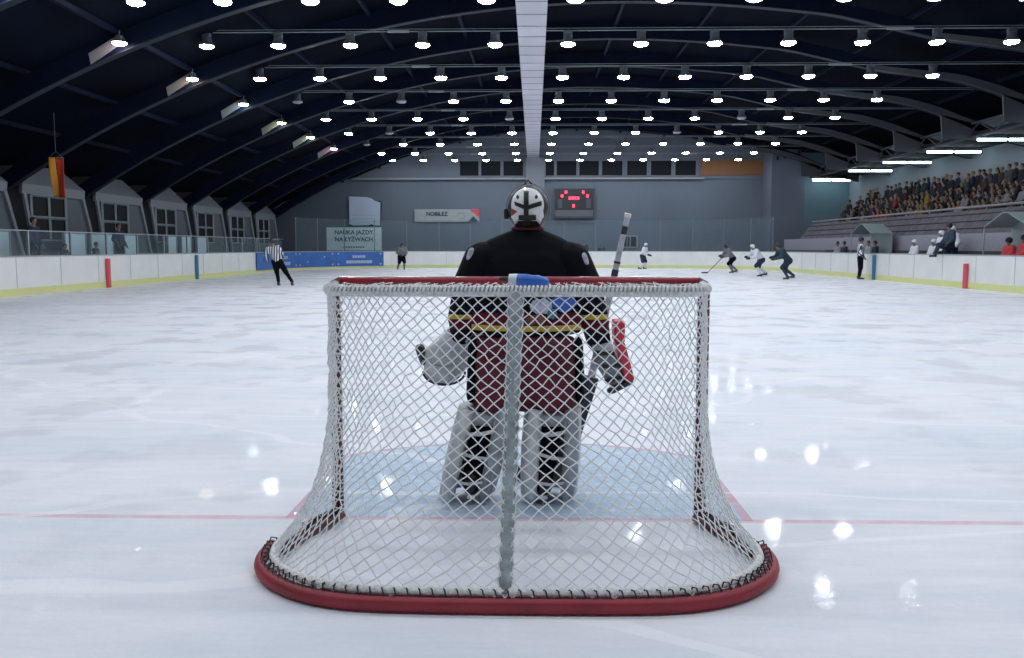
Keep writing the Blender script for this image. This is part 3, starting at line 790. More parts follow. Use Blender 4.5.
def pose(kind):
    V = Vector
    if kind == 'stand':
        return dict(hip=V((0,0,.95)), chest=V((0,-.01,1.28)), neck=V((0,0,1.5)), head=V((0,-.02,1.66)),
            sh=[V((s*.19,0,1.42)) for s in (1,-1)], el=[V((s*.27,.04,1.15)) for s in (1,-1)], wr=[V((s*.24,-.12,.95)) for s in (1,-1)],
            hj=[V((s*.1,0,.92)) for s in (1,-1)], kn=[V((s*.12,-.02,.5)) for s in (1,-1)], an=[V((s*.13,.02,.1)) for s in (1,-1)])
    if kind == 'lean':   # referee leaning to one side, pushing off
        return dict(hip=V((0,0,.93)), chest=V((.10,-.03,1.25)), neck=V((.16,-.03,1.46)), head=V((.17,-.05,1.63)),
            sh=[V((.34,-.02,1.36)),V((-.04,-.02,1.42))], el=[V((.42,.0,1.12)),V((-.18,.05,1.2))], wr=[V((.36,-.14,.92)),V((-.16,-.12,1.0))],
            hj=[V((.1,0,.9)),V((-.1,0,.9))], kn=[V((.03,-.05,.5)),V((-.32,.0,.5))], an=[V((-.04,.02,.1)),V((-.55,.03,.1))])
    if kind == 'skate':
        return dict(hip=V((0,.08,.84)), chest=V((0,-.2,1.12)), neck=V((0,-.36,1.30)), head=V((0,-.43,1.44)),
            sh=[V((s*.2,-.3,1.25)) for s in (1,-1)], el=[V((s*.3,-.36,.98)) for s in (1,-1)], wr=[V((.2,-.62,.9)),V((-.06,-.68,.95))],
            hj=[V((s*.11,.06,.8)) for s in (1,-1)], kn=[V((.16,-.26,.52)),V((-.14,-.02,.45))], an=[V((.2,-.05,.1)),V((-.26,.42,.14))])
    if kind == 'glide':
        return dict(hip=V((0,.05,.9)), chest=V((0,-.08,1.2)), neck=V((0,-.16,1.42)), head=V((0,-.2,1.58)),
            sh=[V((s*.2,-.12,1.35)) for s in (1,-1)], el=[V((s*.3,-.1,1.08)) for s in (1,-1)], wr=[V((.16,-.4,.92)),V((-.16,-.38,.95))],
            hj=[V((s*.11,.04,.86)) for s in (1,-1)], kn=[V((.15,-.12,.5)),V((-.15,-.04,.48))], an=[V((.16,.0,.1)),V((-.22,.18,.1))])
    if kind == 'sit':
        return dict(hip=V((0,0,.5)), chest=V((0,-.02,.82)), neck=V((0,-.03,1.05)), head=V((0,-.06,1.21)),
            sh=[V((s*.19,-.01,.97)) for s in (1,-1)], el=[V((s*.27,-.06,.72)) for s in (1,-1)], wr=[V((s*.12,-.3,.62)) for s in (1,-1)],
            hj=[V((s*.1,0,.5)) for s in (1,-1)], kn=[V((s*.13,-.42,.5)) for s in (1,-1)], an=[V((s*.13,-.40,.1)) for s in (1,-1)])
    if kind == 'cheer':
        p = pose('stand'); p['el'] = [V((.36,-.05,1.4)), V((-.28,.02,1.16))]; p['wr'] = [V((.32,-.1,1.68)), V((-.2,-.2,1.0))]; return p
    if kind == 'climb':
        return dict(hip=V((0,0,1.15)), chest=V((0,.0,1.45)), neck=V((0,-.03,1.68)), head=V((0,-.06,1.84)),
            sh=[V((s*.2,0,1.6)) for s in (1,-1)], el=[V((s*.32,-.02,1.36)) for s in (1,-1)], wr=[V((.34,-.2,1.2)),V((-.3,-.18,1.2))],
            hj=[V((s*.11,0,1.1)) for s in (1,-1)], kn=[V((.16,-.46,1.14)),V((-.14,-.05,.7))], an=[V((.2,-.62,.80)),V((-.16,.05,.3))])
def make_person(kind, outfit, vox=.035, player=False):
    """outfit: top, bottom, head, shoes, socks materials; returns the Empty"""
    J = pose(kind); t = thing('person', 'x', 'person')
    body = [(J['hip'],(.13,.1,.1),J['chest'],(.14,.1,.1)),(J['chest'],(.14,.1,.1),J['neck'],.06),(J['neck'],.055,J['head'],.06),
            (J['head']+Vector((0,0,-.05)),(.065,.075,.07),J['head']+Vector((0,.01,.03)),(.078,.095,.08)),
            (J['head']+Vector((0,-.09,-.02)),.018,J['head']+Vector((0,-.08,.02)),.012)]
    for i in (0, 1):
        s, e, w = J['sh'][i], J['el'][i], J['wr'][i]
        body += [(J['chest']+Vector((0,0,.1)),.09,s,.07),(s,.06,e,.045),(e,.045,w,.032)]
        d = (w-e).normalized(); body += [(w,.032,w+d*.09,.038),(w+d*.09,.03,w+d*.17,.02)]
        body += [(J['hip'],.12,J['hj'][i],.11),(J['hj'][i],.1,J['kn'][i],.065),(J['kn'][i],.065,J['an'][i],.04),
                 (J['an'][i]-Vector((0,0,.03)),.045,J['an'][i]+Vector((0,-.14,-.06)),.035)]
    link('body', blob(body, vox*.8), m_skin, t)
    f = 1.35 if player else 1.12
    top = [(J['hip']+Vector((0,0,.0)),(.16*f,.13*f,.1),J['chest'],(.17*f,.13*f,.12)),(J['chest'],(.16*f,.125*f,.1),J['neck']-Vector((0,0,.07)),(.09,.08,.05))]
    for i in (0, 1):
        s, e, w = J['sh'][i], J['el'][i], J['wr'][i]
        top += [(J['chest']+Vector((0,0,.08)),.11*f,s,.088*f),(s,.085*f,e,.068*f),(e,.068*f,w-(w-e)*.12,.055*f)]
    link('jersey' if player else 'jacket', blob(top, vox), outfit['top'], t)
    bot = []
    for i in (0, 1):
        h, k, a = J['hj'][i], J['kn'][i], J['an'][i]
        bot += [(J['hip'],(.15*f,.12*f,.1),h,.115*f),(h,.11*f,k,.088*f)]
        if not player: bot += [(k,.085,a+Vector((0,0,.05)),.065)]
    link('trousers', blob(bot, vox), outfit['bottom'], t)
    for i in (0, 1):
        h, k, a = J['hj'][i], J['kn'][i], J['an'][i]
        if player: link('sock', blob([(k,.088,a+Vector((0,0,.04)),.06)], vox*.7), outfit['socks'], t)
        sh = link('skate' if player else 'shoe', blob([(a+Vector((0,.04,.02)),.055,a+Vector((0,.03,-.04)),.05),(a+Vector((0,.04,-.04)),(.045,.05,.04),a+Vector((0,-.16,-.05)),(.042,.05,.035))], vox*.6), outfit['shoes'], t)
        if player: MB().box(a.x-.006,a.x+.006,a.y-.2,a.y+.1,a.z-.1,a.z-.06).build('blade', m_steel, sh)
        if player:
            w = J['wr'][i]; d = (w-J['el'][i]).normalized()
            link('glove', blob([(w-d*.05,.06,w+d*.06,.07),(w+d*.06,.06,w+d*.15,.045)], vox*.7), outfit['gloves'], t)
    H = J['head']
    if player or outfit.get('helmet'):
        hm = link('helmet', blob([(H+Vector((0,.015,.035)),(.105,.125,.10),H+Vector((0,.04,-.02)),(.10,.09,.06))], vox*.6), outfit['head'], t)
        MB().tube([(H.x+.085*cos(a), H.y-.02-.10*sin(a), H.z-.015) for a in [pi*k/8 for k in range(9)]], .008, 5).build('visor_rim', m_plastic, hm)
    else:
        link('hair', blob([(H+Vector((0,.02,.045)),(.088,.10,.07),H+Vector((0,.05,-.03)),(.075,.055,.05))], vox*.6), outfit['head'], t)
    return t
def stick(label, top, heel, toe, m=None, group='hockey sticks'):
    top, heel, toe = map(Vector, (top, heel, toe))
    t = thing('hockey_stick', label, 'hockey stick', heel, group=group)
    top -= heel; toe = toe-heel
    MB().tube([top, (0,0,.04)], .018, 6).build('shaft', m or m_plastic, t)
    up = Vector((0,0,1)); d = toe.normalized(); n = d.cross(up).normalized()*.012
    q = [Vector((0,0,0)), toe, toe+up*.07, Vector((0,0,.08))]
    MB().add([p+n for p in q]+[p-n for p in q], [(0,1,2,3),(7,6,5,4),(0,4,5,1),(1,5,6,2),(2,6,7,3),(3,7,4,0)]).build('blade', m_tie, t)
    return t
def place(p, x, y, z, rz, label, group=None, sc=1):
    p.location = (x,y,z); p.rotation_euler = (0,0,rz); p['label'] = label
    if group: p['group'] = group
    p.scale = (sc,)*3; return p
ow = dict(top=m_wjersey, bottom=m_navy, head=m_hwhite, shoes=m_plastic, socks=m_wjersey, gloves=m_navy)
od = dict(top=m_black, bottom=m_black, head=m_hblack, shoes=m_plastic, socks=m_navy, gloves=m_plastic)
on_ = dict(top=m_tealdark, bottom=m_navy, head=m_hblack, shoes=m_plastic, socks=m_tealdark, gloves=m_plastic)
og = dict(top=m_gjersey, bottom=m_black, head=m_hblack, shoes=m_plastic, socks=m_gjersey, gloves=m_plastic)
orf = dict(top=m_refs, bottom=m_black, head=m_hblack, shoes=m_plastic, helmet=True)
G = 'hockey players out on the ice'
place(make_person('glide', ow, player=True), 7.26, 53.2, 0, R(60), 'person in white jersey and dark shorts skating alone by the end boards', G)
place(make_person('skate', og, player=True), 11.05, 44.3, 0, R(-75), 'person in dark kit bent over a stick, leading the three skaters', G)
place(make_person('skate', ow, player=True), 11.15, 38.6, 0, R(-80), 'person in white jersey and helmet skating bent forward between two dark players', G)
place(make_person('skate', on_, player=True), 11.3, 34.6, 0, R(-82), 'person in dark teal kit chasing behind the white player', G, 1.02)
place(make_person('glide', og, player=True), -8.29, 50.6, 0, R(20), 'person in grey jersey standing on the ice beside the blue boards', G)
place(make_person('lean', orf), -9.35, 27.4, 0, R(180), 'person in striped referee shirt and black trousers skating before the blue boards', 'referees')
place(make_person('stand', orf), 14.45, 34.4, 0, R(75), 'person in striped referee shirt standing against the boards at the blue line', 'referees', 1.05)
stick('dark stick reaching ahead of the leading dark skater', (10.6,44.0,1.0), (9.6,43.6,.0), (9.25,43.5,.0))

# bench people
GB = 'people on the players benches'
wj = make_person('sit', ow, player=True); place(wj, 16.35,33.3,.42, R(-90), 'person in white jersey leaning on the boards nearest the shelter by the blue line', GB); register(wj)
copy_tree(wj, (16.4,31.6,.42), R(-80), 'person in white jersey and helmet seated second on the bench')
w2 = make_person('stand', ow, player=True); place(w2, 16.2,30.6,.3, R(-95), 'person in white jersey standing behind the boards with head bowed', GB); register(w2)
copy_tree(w2, (16.3,29.9,.46), R(-70), 'tallest person in white jersey and white helmet on the bench', scale=1.0)
dk = make_person('climb', on_, player=True); place(dk, 15.35,28.1,.35, R(-90), 'person in dark kit climbing over the boards with one leg across', GB)
rj = make_person('sit', dict(ow, top=m_rjersey, head=m_navy, socks=m_rjersey), player=True); place(rj, 16.2,25.6,.42, R(-90), 'person in red jersey seated under the pale shelter at the frame edge', GB); register(rj)
copy_tree(rj, (16.25,24.75,.5), R(-100), 'person in red jersey cut by the frame edge')
ds = make_person('sit', dict(top=m_navy, bottom=m_black, head=m_dark, shoes=m_plastic)); place(ds, 16.3,41.6,.42, R(-90), 'person in dark jacket seated beyond the far shelter', GB); register(ds)
copy_tree(ds, (16.3,42.6,.42), R(-85), 'person in pale jacket seated furthest along the bench', recolor={'jacket': m_palewall})
copy_tree(ds, (16.2,38.0,.42), R(-85), 'person in grey jacket seated inside the shelter by the blue line', recolor={'jacket': m_grey})
copy_tree(ds, (16.2,37.2,.42), R(-95), 'person in dark jacket seated inside the shelter by the blue line')
# people behind the left glass and the far end
sd = make_person('stand', dict(top=m_navy, bottom=m_black, head=m_dark, shoes=m_plastic)); place(sd, -16.4,24.0,.5, R(95), 'person in dark coat standing behind the glass under the flag', 'people behind the side glass', 1.08); register(sd)
mat('white glove cloth', (.8,.8,.8), .7)
copy_tree(sd, (-16.4,29.9,.5), R(80), 'person in dark coat standing behind the glass above the red board stripe', 'people behind the side glass', scale=1.06)
copy_tree(ds, (-16.5,26.0,.5), R(90), 'person in dark jacket crouched low behind the glass just past the flag', 'people behind the side glass', scale=.8)
copy_tree(ds, (-16.5,28.2,.5), R(100), 'person in dark jacket seated low behind the glass beside the red stripe', 'people behind the side glass', scale=.85)
copy_tree(sd, (3.6,57.6,-.02), R(0), 'person in dark coat standing behind the end boards beside the goalkeeper shoulder', 'people behind the end boards')
copy_tree(sd, (4.9,57.8,-.02), R(0), 'person in dark coat standing behind the end boards nearer the stick', 'people behind the end boards', recolor={'jacket': m_tealdark}, scale=.96)

# crowd
cols = {'navy': (.014,.022,.05), 'black': (.008,.009,.013), 'dark teal': (.02,.045,.06), 'grey': (.09,.095,.11), 'maroon': (.085,.02,.03),
        'brown': (.06,.04,.03), 'purple': (.05,.03,.09), 'pale': (.33,.32,.38), 'red': (.42,.04,.05), 'yellow': (.34,.22,.05)}
cm = {k: mat('crowd '+k, tuple(q*.6 for q in v), .9) for k, v in cols.items()}
hair = [mat('hair dark', (.012,.01,.01), .8), mat('hair brown', (.05,.03,.02), .8), mat('hair fair', (.20,.13,.07), .8)]
base_o = dict(top=cm['navy'], bottom=m_dark, head=hair[0], shoes=m_dark)
protos = {}
for kd in ('sit', 'stand', 'cheer'):
    p = make_person(kd, base_o, vox=.045); register(p); protos[kd] = p
spec_y = []
rown = ['front', 'second', 'third', 'top']
cnt = {}; first_used = {}
gname = 'spectators in the grandstand'
for r in range(4):
    x, z = tiers[r+1][0] + .36, tiers[r+1][1]
    y = 29.6 + r*.13; y1 = [50.6, 51.4, 51.8, 51.6][r]
    while y < y1:
        y += random.uniform(.47, .60)
        if r < 3 and random.random() < (.16, .08, .05)[r]: continue
        if r == 3 and (46.6 < y < 47.6 or 49.7 < y < 50.3): continue
        kd = 'sit' if r < 2 and random.random() < .8 else random.choice(['stand','stand','cheer','sit'] if r == 3 else ['sit','sit','stand'])
        if r == 3 and kd == 'sit' and random.random() < .6: kd = 'stand'
        c = random.choices(list(cols), [26,24,14,8,7,7,4,4,1,1] if r > 1 else [18,18,12,10,10,8,5,9,3,2])[0]
        if r <= 1 and 39.0 < y < 40.8: c = 'yellow'
        if r == 0 and 43.6 < y < 45.6: c = 'red'
        act = {'sit': 'seated', 'stand': 'standing', 'cheer': 'with one arm raised'}[kd]
        key = (r, c, act); cnt[key] = cnt.get(key, 0) + 1
        lb = '%s %s-clad person %s in the %s row, counting from the camera' % (ordn(cnt[key]-1), c, act, rown[r])
        sc = random.uniform(.94, 1.03); zz = z + (0 if kd != 'sit' else .02); rz = R(-90 + random.uniform(-25, 10))
        if kd not in first_used:
            first_used[kd] = 1; p = protos[kd]; place(p, x, y, zz, rz, lb, gname, sc)
            for ch in KIDS[p.name]:
                if ch.name.startswith('jacket'): ch.material_slots[0].link = 'OBJECT'; ch.material_slots[0].material = cm[c]
        else:
            copy_tree(protos[kd], (x+random.uniform(-.05,.08), y, zz), rz, lb, gname, {'jacket': cm[c], 'hair': random.choice(hair)}, sc)

# ------------------------------------------------------------------ the goal
goal = thing('hockey_goal', 'red ice hockey goal with white net standing behind the goalkeeper', 'goal', (0,0,0))
def catmull(P, n=10):
    out = []; Q = [P[0]] + P + [P[-1]]
    for i in range(1, len(Q)-2):
        a, b_, c, d = map(Vector, Q[i-1:i+3])
        for k in range(n):
            t = k/n; out.append(.5*((2*b_)+(c-a)*t+(2*a-5*b_+4*c-d)*t*t+(3*b_-a-3*c+d)*t**3))
    out.append(Vector(P[-1])); return out
def mirror(P): return P + [(-x, *r) for x, *r in P[::-1][1:]]
top_h = [(-.93,0,0),(-.915,-.12,0),(-.885,-.34,0),(-.855,-.48,0),(-.78,-.565,0),(-.6,-.58,0),(-.3,-.583,0),(0,-.585,0)]
bot_h = [(-.94,0,0),(-1.0,-.16,0),(-1.07,-.35,0),(-1.105,-.56,0),(-1.09,-.74,0),(-1.01,-.90,0),(-.86,-1.04,0),(-.66,-1.12,0),(-.4,-1.145,0),(0,-1.15,0)]
TOP = catmull(mirror(top_h)); BOT = catmull(mirror(bot_h))
def arc(P):
    c = [0]
    for a, b_ in zip(P, P[1:]): c.append(c[-1] + (b_-a).length)
    return c
cT, cB = arc(TOP), arc(BOT)
def at(P, c, u):
    s = u*c[-1]
    for i in range(len(c)-1):
        if s <= c[i+1] + 1e-9:
            f = (s-c[i])/max(1e-9, c[i+1]-c[i]); return P[i].lerp(P[i+1], f)
    return P[-1].copy()
ZT = 1.222
WARP = [0]
for i_ in range(400):
    u_ = (i_+.5)/400; WARP.append(WARP[-1] + 1 + .9*math.exp(-((u_-.235)/.055)**2) + .9*math.exp(-((u_-.765)/.055)**2))
WARP = [w/WARP[-1] for w in WARP]
def warp(t):
    import bisect
    i = min(399, max(0, bisect.bisect_right(WARP, t)-1)); return (i + (t-WARP[i])/(WARP[i+1]-WARP[i]))/400
def net_pt(u, v):
    T = at(TOP, cT, u); B = at(BOT, cB, u)
    side = min(1, abs(u-.5)/.5/.62)**3
    e = 1.7 + 3.1*side
    h = v**e; p = T.lerp(B, h); p.z = ZT + (.055-ZT)*v
    bul = .02*sin(pi*v)*(.5+.5*sin(u*17))
    p.y -= bul*(1-side*.6)
    return p
# frame
MB().tube([(-.94,0,0.02),(-.94,0,1.18),(-.935,0,1.22),(-.90,0,1.236)], .03, 14).build('post', m_reddull, goal, smooth=True)
MB().tube([(.94,0,0.02),(.94,0,1.18),(.935,0,1.22),(.90,0,1.236)], .03, 14).build('post', m_reddull, goal, smooth=True)
MB().tube([(-.91,0,1.238),(.91,0,1.238)], .026, 14).build('crossbar', m_red, goal, smooth=True)
MB().tube([p+Vector((0,0,ZT)) for p in TOP], .016, 10).build('top_frame', m_padg, goal, smooth=True)
MB().tube([p+Vector((0,0,.03)) for p in BOT], .026, 10).build('base_frame', m_reddull, goal, smooth=True)
inb = [at(BOT, cB, u/200) for u in range(0, 201)]
# inner side rails of the base
for s in (-1, 1):
    MB().tube([(s*.91,-.03,.025),(s*.96,-.18,.025),(s*1.03,-.38,.025),(s*1.065,-.56,.025)], .018, 8).build('base_rail', m_reddull, goal, smooth=True)
pad = []
for i in range(161):
    u = .135 + .73*i/160
    p = at(BOT, cB, u); q = at(BOT, cB, min(1, u+.002)); d = (q-p).normalized(); n = Vector((d.y, -d.x, 0))
    # the outward side
    if n.dot(Vector((p.x*.6, p.y+.5, 0))) < 0: n = -n
    pad.append(p + n*.028 + Vector((0,0,.031)))
o = MB().tube(pad, .026, 12, rz=.031).build('base_pad', m_pad, goal, smooth=True); o['label'] = 'red padded bumper round the base'
# centre strut wrapped in gathered netting
cs = [net_pt(.5, v/16) + Vector((-.03*v/16, .015, 0)) for v in range(17)]
MB().tube(cs, [.034 - .008*v/16 for v in range(17)], 12).build('centre_strut', m_strut, goal, smooth=True)
wrap = MB()
for s in (-1, 1):
    for ph in range(4):
        pts = []
        for k in range(120):
            v = k/119; c = net_pt(.5, v) + Vector((-.03*v, .015, 0)); a = s*v*2*pi*6 + ph*pi/2; r = .0365-.008*v
            pts.append(c + Vector((cos(a)*r, sin(a)*r*.9, .0)))
        wrap.tube(pts, .0033, 4)
wrap.build('strut_netting', m_cord, goal)
# diamond netting
def netting(fn, nu, nv, r, jit=.003, umin=0.0, umax=1.0):
    m = MB(); P = {}
    rnd = random.Random(3)
    for j in range(nv+1):
        for i in range(nu+1):
            if (i+j) % 2: continue
            p = fn(umin+(umax-umin)*i/nu, j/nv)
            p = p + Vector((rnd.gauss(0,jit), rnd.gauss(0,jit), rnd.gauss(0,jit)))
            P[i,j] = p
    for (i,j), p in P.items():
        for di in (-1, 1):
            q = P.get((i+di, j+1))
            if q is None: continue
            d = (q-p).normalized(); a = d.orthogonal().normalized(); b_ = d.cross(a)
            vs = [x + (a*cos(t)+b_*sin(t))*r for x in (p, q) for t in (0, 2*pi/3, 4*pi/3)]
            m.add(vs, [(0,1,4,3),(1,2,5,4),(2,0,3,5)])
    return m
link('net', netting(lambda t, v: net_pt(warp(t), v), 120, 46, .0031).mesh('net', fix=False), m_cord, goal)['label'] = 'white diamond netting round sides and back'
def top_pt(u, v):
    T = at(TOP, cT, u); s = Vector((max(-.9, min(.9, -.9+1.8*u)), 0, 0)); p = s.lerp(T, v)
    p.z = 1.235 + (ZT+.005-1.235)*v - .035*sin(pi*v)*sin(pi*u)**.5 + .004*sin(u*60); return p
link('top_net', netting(top_pt, 84, 14, .0031).mesh('top_net', fix=False), m_cord, goal)
# rope wound round the rear top frame, and laced along the base
def helix(P, c, z, r, turns, rr, u0=0, u1=1, n=8):
    N = turns*n; pts = []
    for k in range(N+1):
        u = u0+(u1-u0)*k/N; p = at(P, c, u); a = 2*pi*k/n
        q = at(P, c, min(1, u+.003)); p0 = at(P, c, max(0, u-.003)); d = (q-p0).normalized(); nn = Vector((d.y,-d.x,0))
        pts.append(p + nn*cos(a)*r + Vector((0,0,z+sin(a)*r)))
    return MB().tube(pts, rr, 5)
helix(TOP, cT, ZT, .018, 150, .0055).build('top_lacing', m_rope, goal)
tp = [p+Vector((0,0,ZT-.012)) for p in TOP]; MB().tube(tp, .017, 8).build('net_hem', m_rope, goal, smooth=True)
lac = [at(BOT, cB, .1+.8*k/120)*1 + Vector((0,0,.068)) for k in range(121)]
lac = [p + Vector((-p.x*.025, .018, 0)) for p in lac]
MB().tube(lac, .020, 8).build('bottom_hem', m_rope, goal, smooth=True)
for s in (-1, 1):
    hp = []
    for k in range(26*8+1):
        v = k/(26*8); a = 2*pi*k/8; hp.append((s*(.935+.034*cos(a)), .036*sin(a), .03+1.17*v))
    MB().tube(hp, .0045, 5).build('post_lacing', m_cord, goal)
    MB().tube([(s*.952,-.02,.05),(s*.945,-.02,1.2)], .009, 6).build('net_edge', m_rope, goal, smooth=True)
ties = MB(); run = []
for k in range(0, 60):
    u = .145+.71*k/59; p = at(BOT, cB, u); d = (at(BOT, cB, u+.002)-p).normalized(); n = Vector((-d.y, d.x, 0))
    if n.dot(Vector((p.x, p.y+.5, 0))) < 0: n = -n
    run += [p-d*.012-n*.010+Vector((0,0,.052)), p-n*.006+Vector((0,0,.084)), p+n*.016+d*.006+Vector((0,0,.088)), p+n*.026+d*.014+Vector((0,0,.058))]
ties.tube(run, .0036, 5)
for s in (-1, 1):
    run = []
    for k in range(13*8):
        u = .004+.128*k/(13*8); u = u if s < 0 else 1-u; a = 2*pi*k/8
        p = at(BOT, cB, u); run.append(p + Vector((.031*cos(a), 0, .030+.031*sin(a))))
    ties.tube(run, .005, 5)
ties.build('lacing_stitch', m_tie, goal)

# water bottle lying on the net top
wb = thing('water_bottle', 'blue and white drinking bottle lying on top of the goal', 'bottle', (.045,-.42,1.258)); wb.scale = (.85,.85,.85)
wb.rotation_euler = (0, R(4), R(-6))
def lathe_x(prof, m, name, parent):
    b_ = MB(); b_.lathe(prof, n=20); b_.v = [(z, x, y) for x, y, z in b_.v]; return b_.build(name, m, parent, smooth=True)
lathe_x([(0,-.055),(.034,-.05),(.037,0),(.033,.03),(.036,.06),(.024,.11),(.010,.125),(0,.125)], m_bottle, 'bottle', wb)
lathe_x([(0,-.10),(.03,-.095),(.035,-.05),(0,-.049)], m_bcap, 'cap', wb)
lathe_x([(0,-.15),(.009,-.148),(.012,-.10),(0,-.10)], m_tie, 'nozzle', wb)

# ------------------------------------------------------------------ the goalkeeper
GX, GY = .03, .33
gk = thing('person', 'goalkeeper in black jersey and maroon shorts standing with back to the camera inside the crease', 'person', (GX,GY,0))
V = Vector
# body: one continuous figure
elL, wrL = V((-.345,.04,1.02)), V((-.36,.20,.89)); elR, wrR = V((.385,.04,1.0)), V((.42,.18,.88))
hipL, knL, anL = V((-.13,.0,.84)), V((-.19,.08,.50)), V((-.295,-.02,.13)); hipR, knR, anR = V((.12,.0,.84)), V((.14,.08,.50)), V((.105,-.02,.13))
head = V((.015,.03,1.61))
body = [(V((0,0,.88)),(.16,.12,.12),V((0,.02,1.2)),(.18,.12,.14)),(V((0,.02,1.2)),(.18,.12,.14),V((0,.02,1.34)),(.17,.09,.06)),(V((0,.02,1.38)),.06,V((.01,.03,1.52)),.06),
        (head,(.078,.095,.10),head+V((0,.02,-.06)),(.06,.07,.06)),(head+V((0,.115,-.02)),.018,head+V((0,.10,.02)),.012),
        (head+V((.075,0,0)),(.015,.025,.03)),(head+V((-.075,0,0)),(.015,.025,.03))]
for s, e, w, g in ((V((-.21,.02,1.32)), elL, wrL, V((-.40,.24,.80))), (V((.23,.02,1.32)), elR, wrR, V((.455,.22,.80)))):
    body += [(V((0,.02,1.30)),.09,s,.06),(s,.06,e,.05),(e,.05,w,.034),(w,.033,g,(.03,.045,.045))]
    d = (g-w).normalized()
    for q in range(4):
        o1 = V((0,(-.036+.024*q),0)); L_ = (.075,.085,.08,.065)[q]
        k1 = g+o1+d*.04; k2 = k1+(d+V((0,.5,0))).normalized()*L_*.55; k3 = k2+(d*.3+V((0,1,0))).normalized()*L_*.45
        body += [(k1,.010,k2,.009),(k2,.009,k3,.008)]
    body += [(w+d*.02+V((0,-.02,0)),.012,w+d*.07+V((.02,-.05,0)),.010)]
for h, k, a in ((hipL,knL,anL),(hipR,knR,anR)):
    body += [(V((0,0,.88)),.13,h,.12),(h,.11,k,.07),(k,.07,a,.045),(a,.045,a+V((0,.16,-.06)),.035)]
link('body', blob(body, .012, 3), m_skin, gk)
eyes = MB()
for s in (-1, 1): eyes.lathe([(0,-.011),(.008,-.008),(.011,0),(.008,.008),(0,.011)], c=(head.x+s*.03, head.y+.088, head.z+.012), n=10)
eyes.build('eye', m_hwhite, gk, smooth=True)
# jersey
GOLD = (.52,.36,.05); RED = (.11,.008,.018); BLK = (.004,.005,.009)
m_jer = ramp_mat('jersey bands', [(0,BLK),(.965,GOLD),(.995,RED),(1.06,BLK)], lo=.9, hi=1.6, bump=.5, bscale=7)
m_slv = ramp_mat('sleeve bands', [(0,BLK),(.96,RED),(1.02,GOLD),(1.045,BLK)], lo=.8, hi=1.6, bump=.5, bscale=9)
jer = [(V((.01,.0,.955)),(.315,.17,.03),V((.005,.01,1.20)),(.31,.17,.10)),
       (V((.005,.01,1.20)),(.31,.17,.10),V((.01,.02,1.33)),(.305,.155,.10)),
       (V((.01,.02,1.33)),(.305,.145,.10),V((.01,.03,1.43)),(.25,.12,.045)),
       (V((.01,.03,1.44)),(.23,.11,.042),V((.015,.03,1.495)),(.10,.085,.022))]
js = link('jersey', blob(jer, .012, 5), m_jer, gk)
slL = [(V((-.225,.02,1.345)),(.115,.13,.10),V((-.30,.03,1.18)),(.105,.12,.12)),(V((-.30,.03,1.18)),(.10,.115,.12),elL,(.085,.10,.07)),(elL,(.08,.09,.07),wrL,.07)]
slR = [(V((.245,.02,1.345)),(.115,.13,.10),V((.325,.03,1.18)),(.105,.12,.12)),(V((.325,.03,1.18)),(.10,.115,.12),elR,(.085,.10,.07)),(elR,(.08,.09,.07),wrR,.07)]
link('sleeve', blob(slL, .011, 4), m_slv, gk); link('sleeve', blob(slR, .011, 4), m_slv, gk)
def surf_patch(px, pz, w_, h_, m, name, yb, parent=js, wob=.3, seed=1):
    rr = random.Random(seed); b_ = MB(); n = 16
    ring = [(px+w_*cos(2*pi*k/n)*rr.uniform(1-wob,1), pz+h_*sin(2*pi*k/n)*rr.uniform(1-wob,1)) for k in range(n)]
    def P(x, z): return (x, .005-.17*sqrt(max(.05,1-((x-.005)/.31)**2))-.010+yb, z)
    vs = [P(px,pz)] + [P(px+(x-px)*.5, pz+(z-pz)*.5) for x, z in ring] + [P(x,z) for x,z in ring]
    fs = [(0,1+k,1+(k+1)%n) for k in range(n)] + [(1+k,1+n+k,1+n+(k+1)%n,1+(k+1)%n) for k in range(n)]
    o = b_.add(vs, fs).build(name, m, parent, smooth=True); solid(o, .006); return o
surf_patch(.21,1.115,.085,.055, m_print1, 'back_print', 0, seed=2); surf_patch(.09,1.10,.07,.05, m_print2, 'back_print', 0, seed=3)
surf_patch(.06,1.03,.06,.03, mat('print maroon', (.16,.05,.05), .8, noise=.4, nscale=40), 'back_print', -.002, seed=4)
surf_patch(.145,1.06,.03,.035, mat('print teal', (.05,.20,.24), .8), 'back_print', -.003, seed=5)
for s, cx, z0 in ((-1,-.285,1.385),(1,.315,1.36)):
    o = link('shoulder_badge', blob([(V((cx,-.055,z0)),(.022,.03,.026),V((cx+s*.012,-.055,z0-.03)),(.02,.03,.02))], .008, 2), m_print2, js)
# collar
MB().tube([(.015+.080*cos(a*pi/10), .03+.075*sin(a*pi/10), 1.512) for a in range(20)], .010, 8, closed=True).build('collar', mat('collar red', (.10,.01,.015), .8), gk, smooth=True)
# shorts
sh_ = [(V((0.005,-.01,.90)),(.29,.17,.06),V((0,0,.80)),(.28,.18,.1)),
       (V((0,.0,.80)),(.2,.15,.1),V((0,.02,.58)),(.15,.11,.08)),
       (V((-.13,0,.80)),(.165,.17,.10),V((-.165,.03,.56)),(.135,.15,.07)),(V((.14,0,.80)),(.16,.17,.10),V((.165,.03,.56)),(.145,.15,.07))]
m_short = mat('shorts', (.115,.010,.024), .8, noise=.3, nscale=5, bump=.6, bscale=10)
so = link('shorts', blob(sh_, .012, 4), m_short, gk)
for s, cx in ((-1,-.28),(1,.29)):
    link('side_panel', blob([(V((cx,-.02,.88)),(.03,.09,.05),V((cx*1.04,.0,.60)),(.032,.09,.05))], .012, 3), m_black, so)
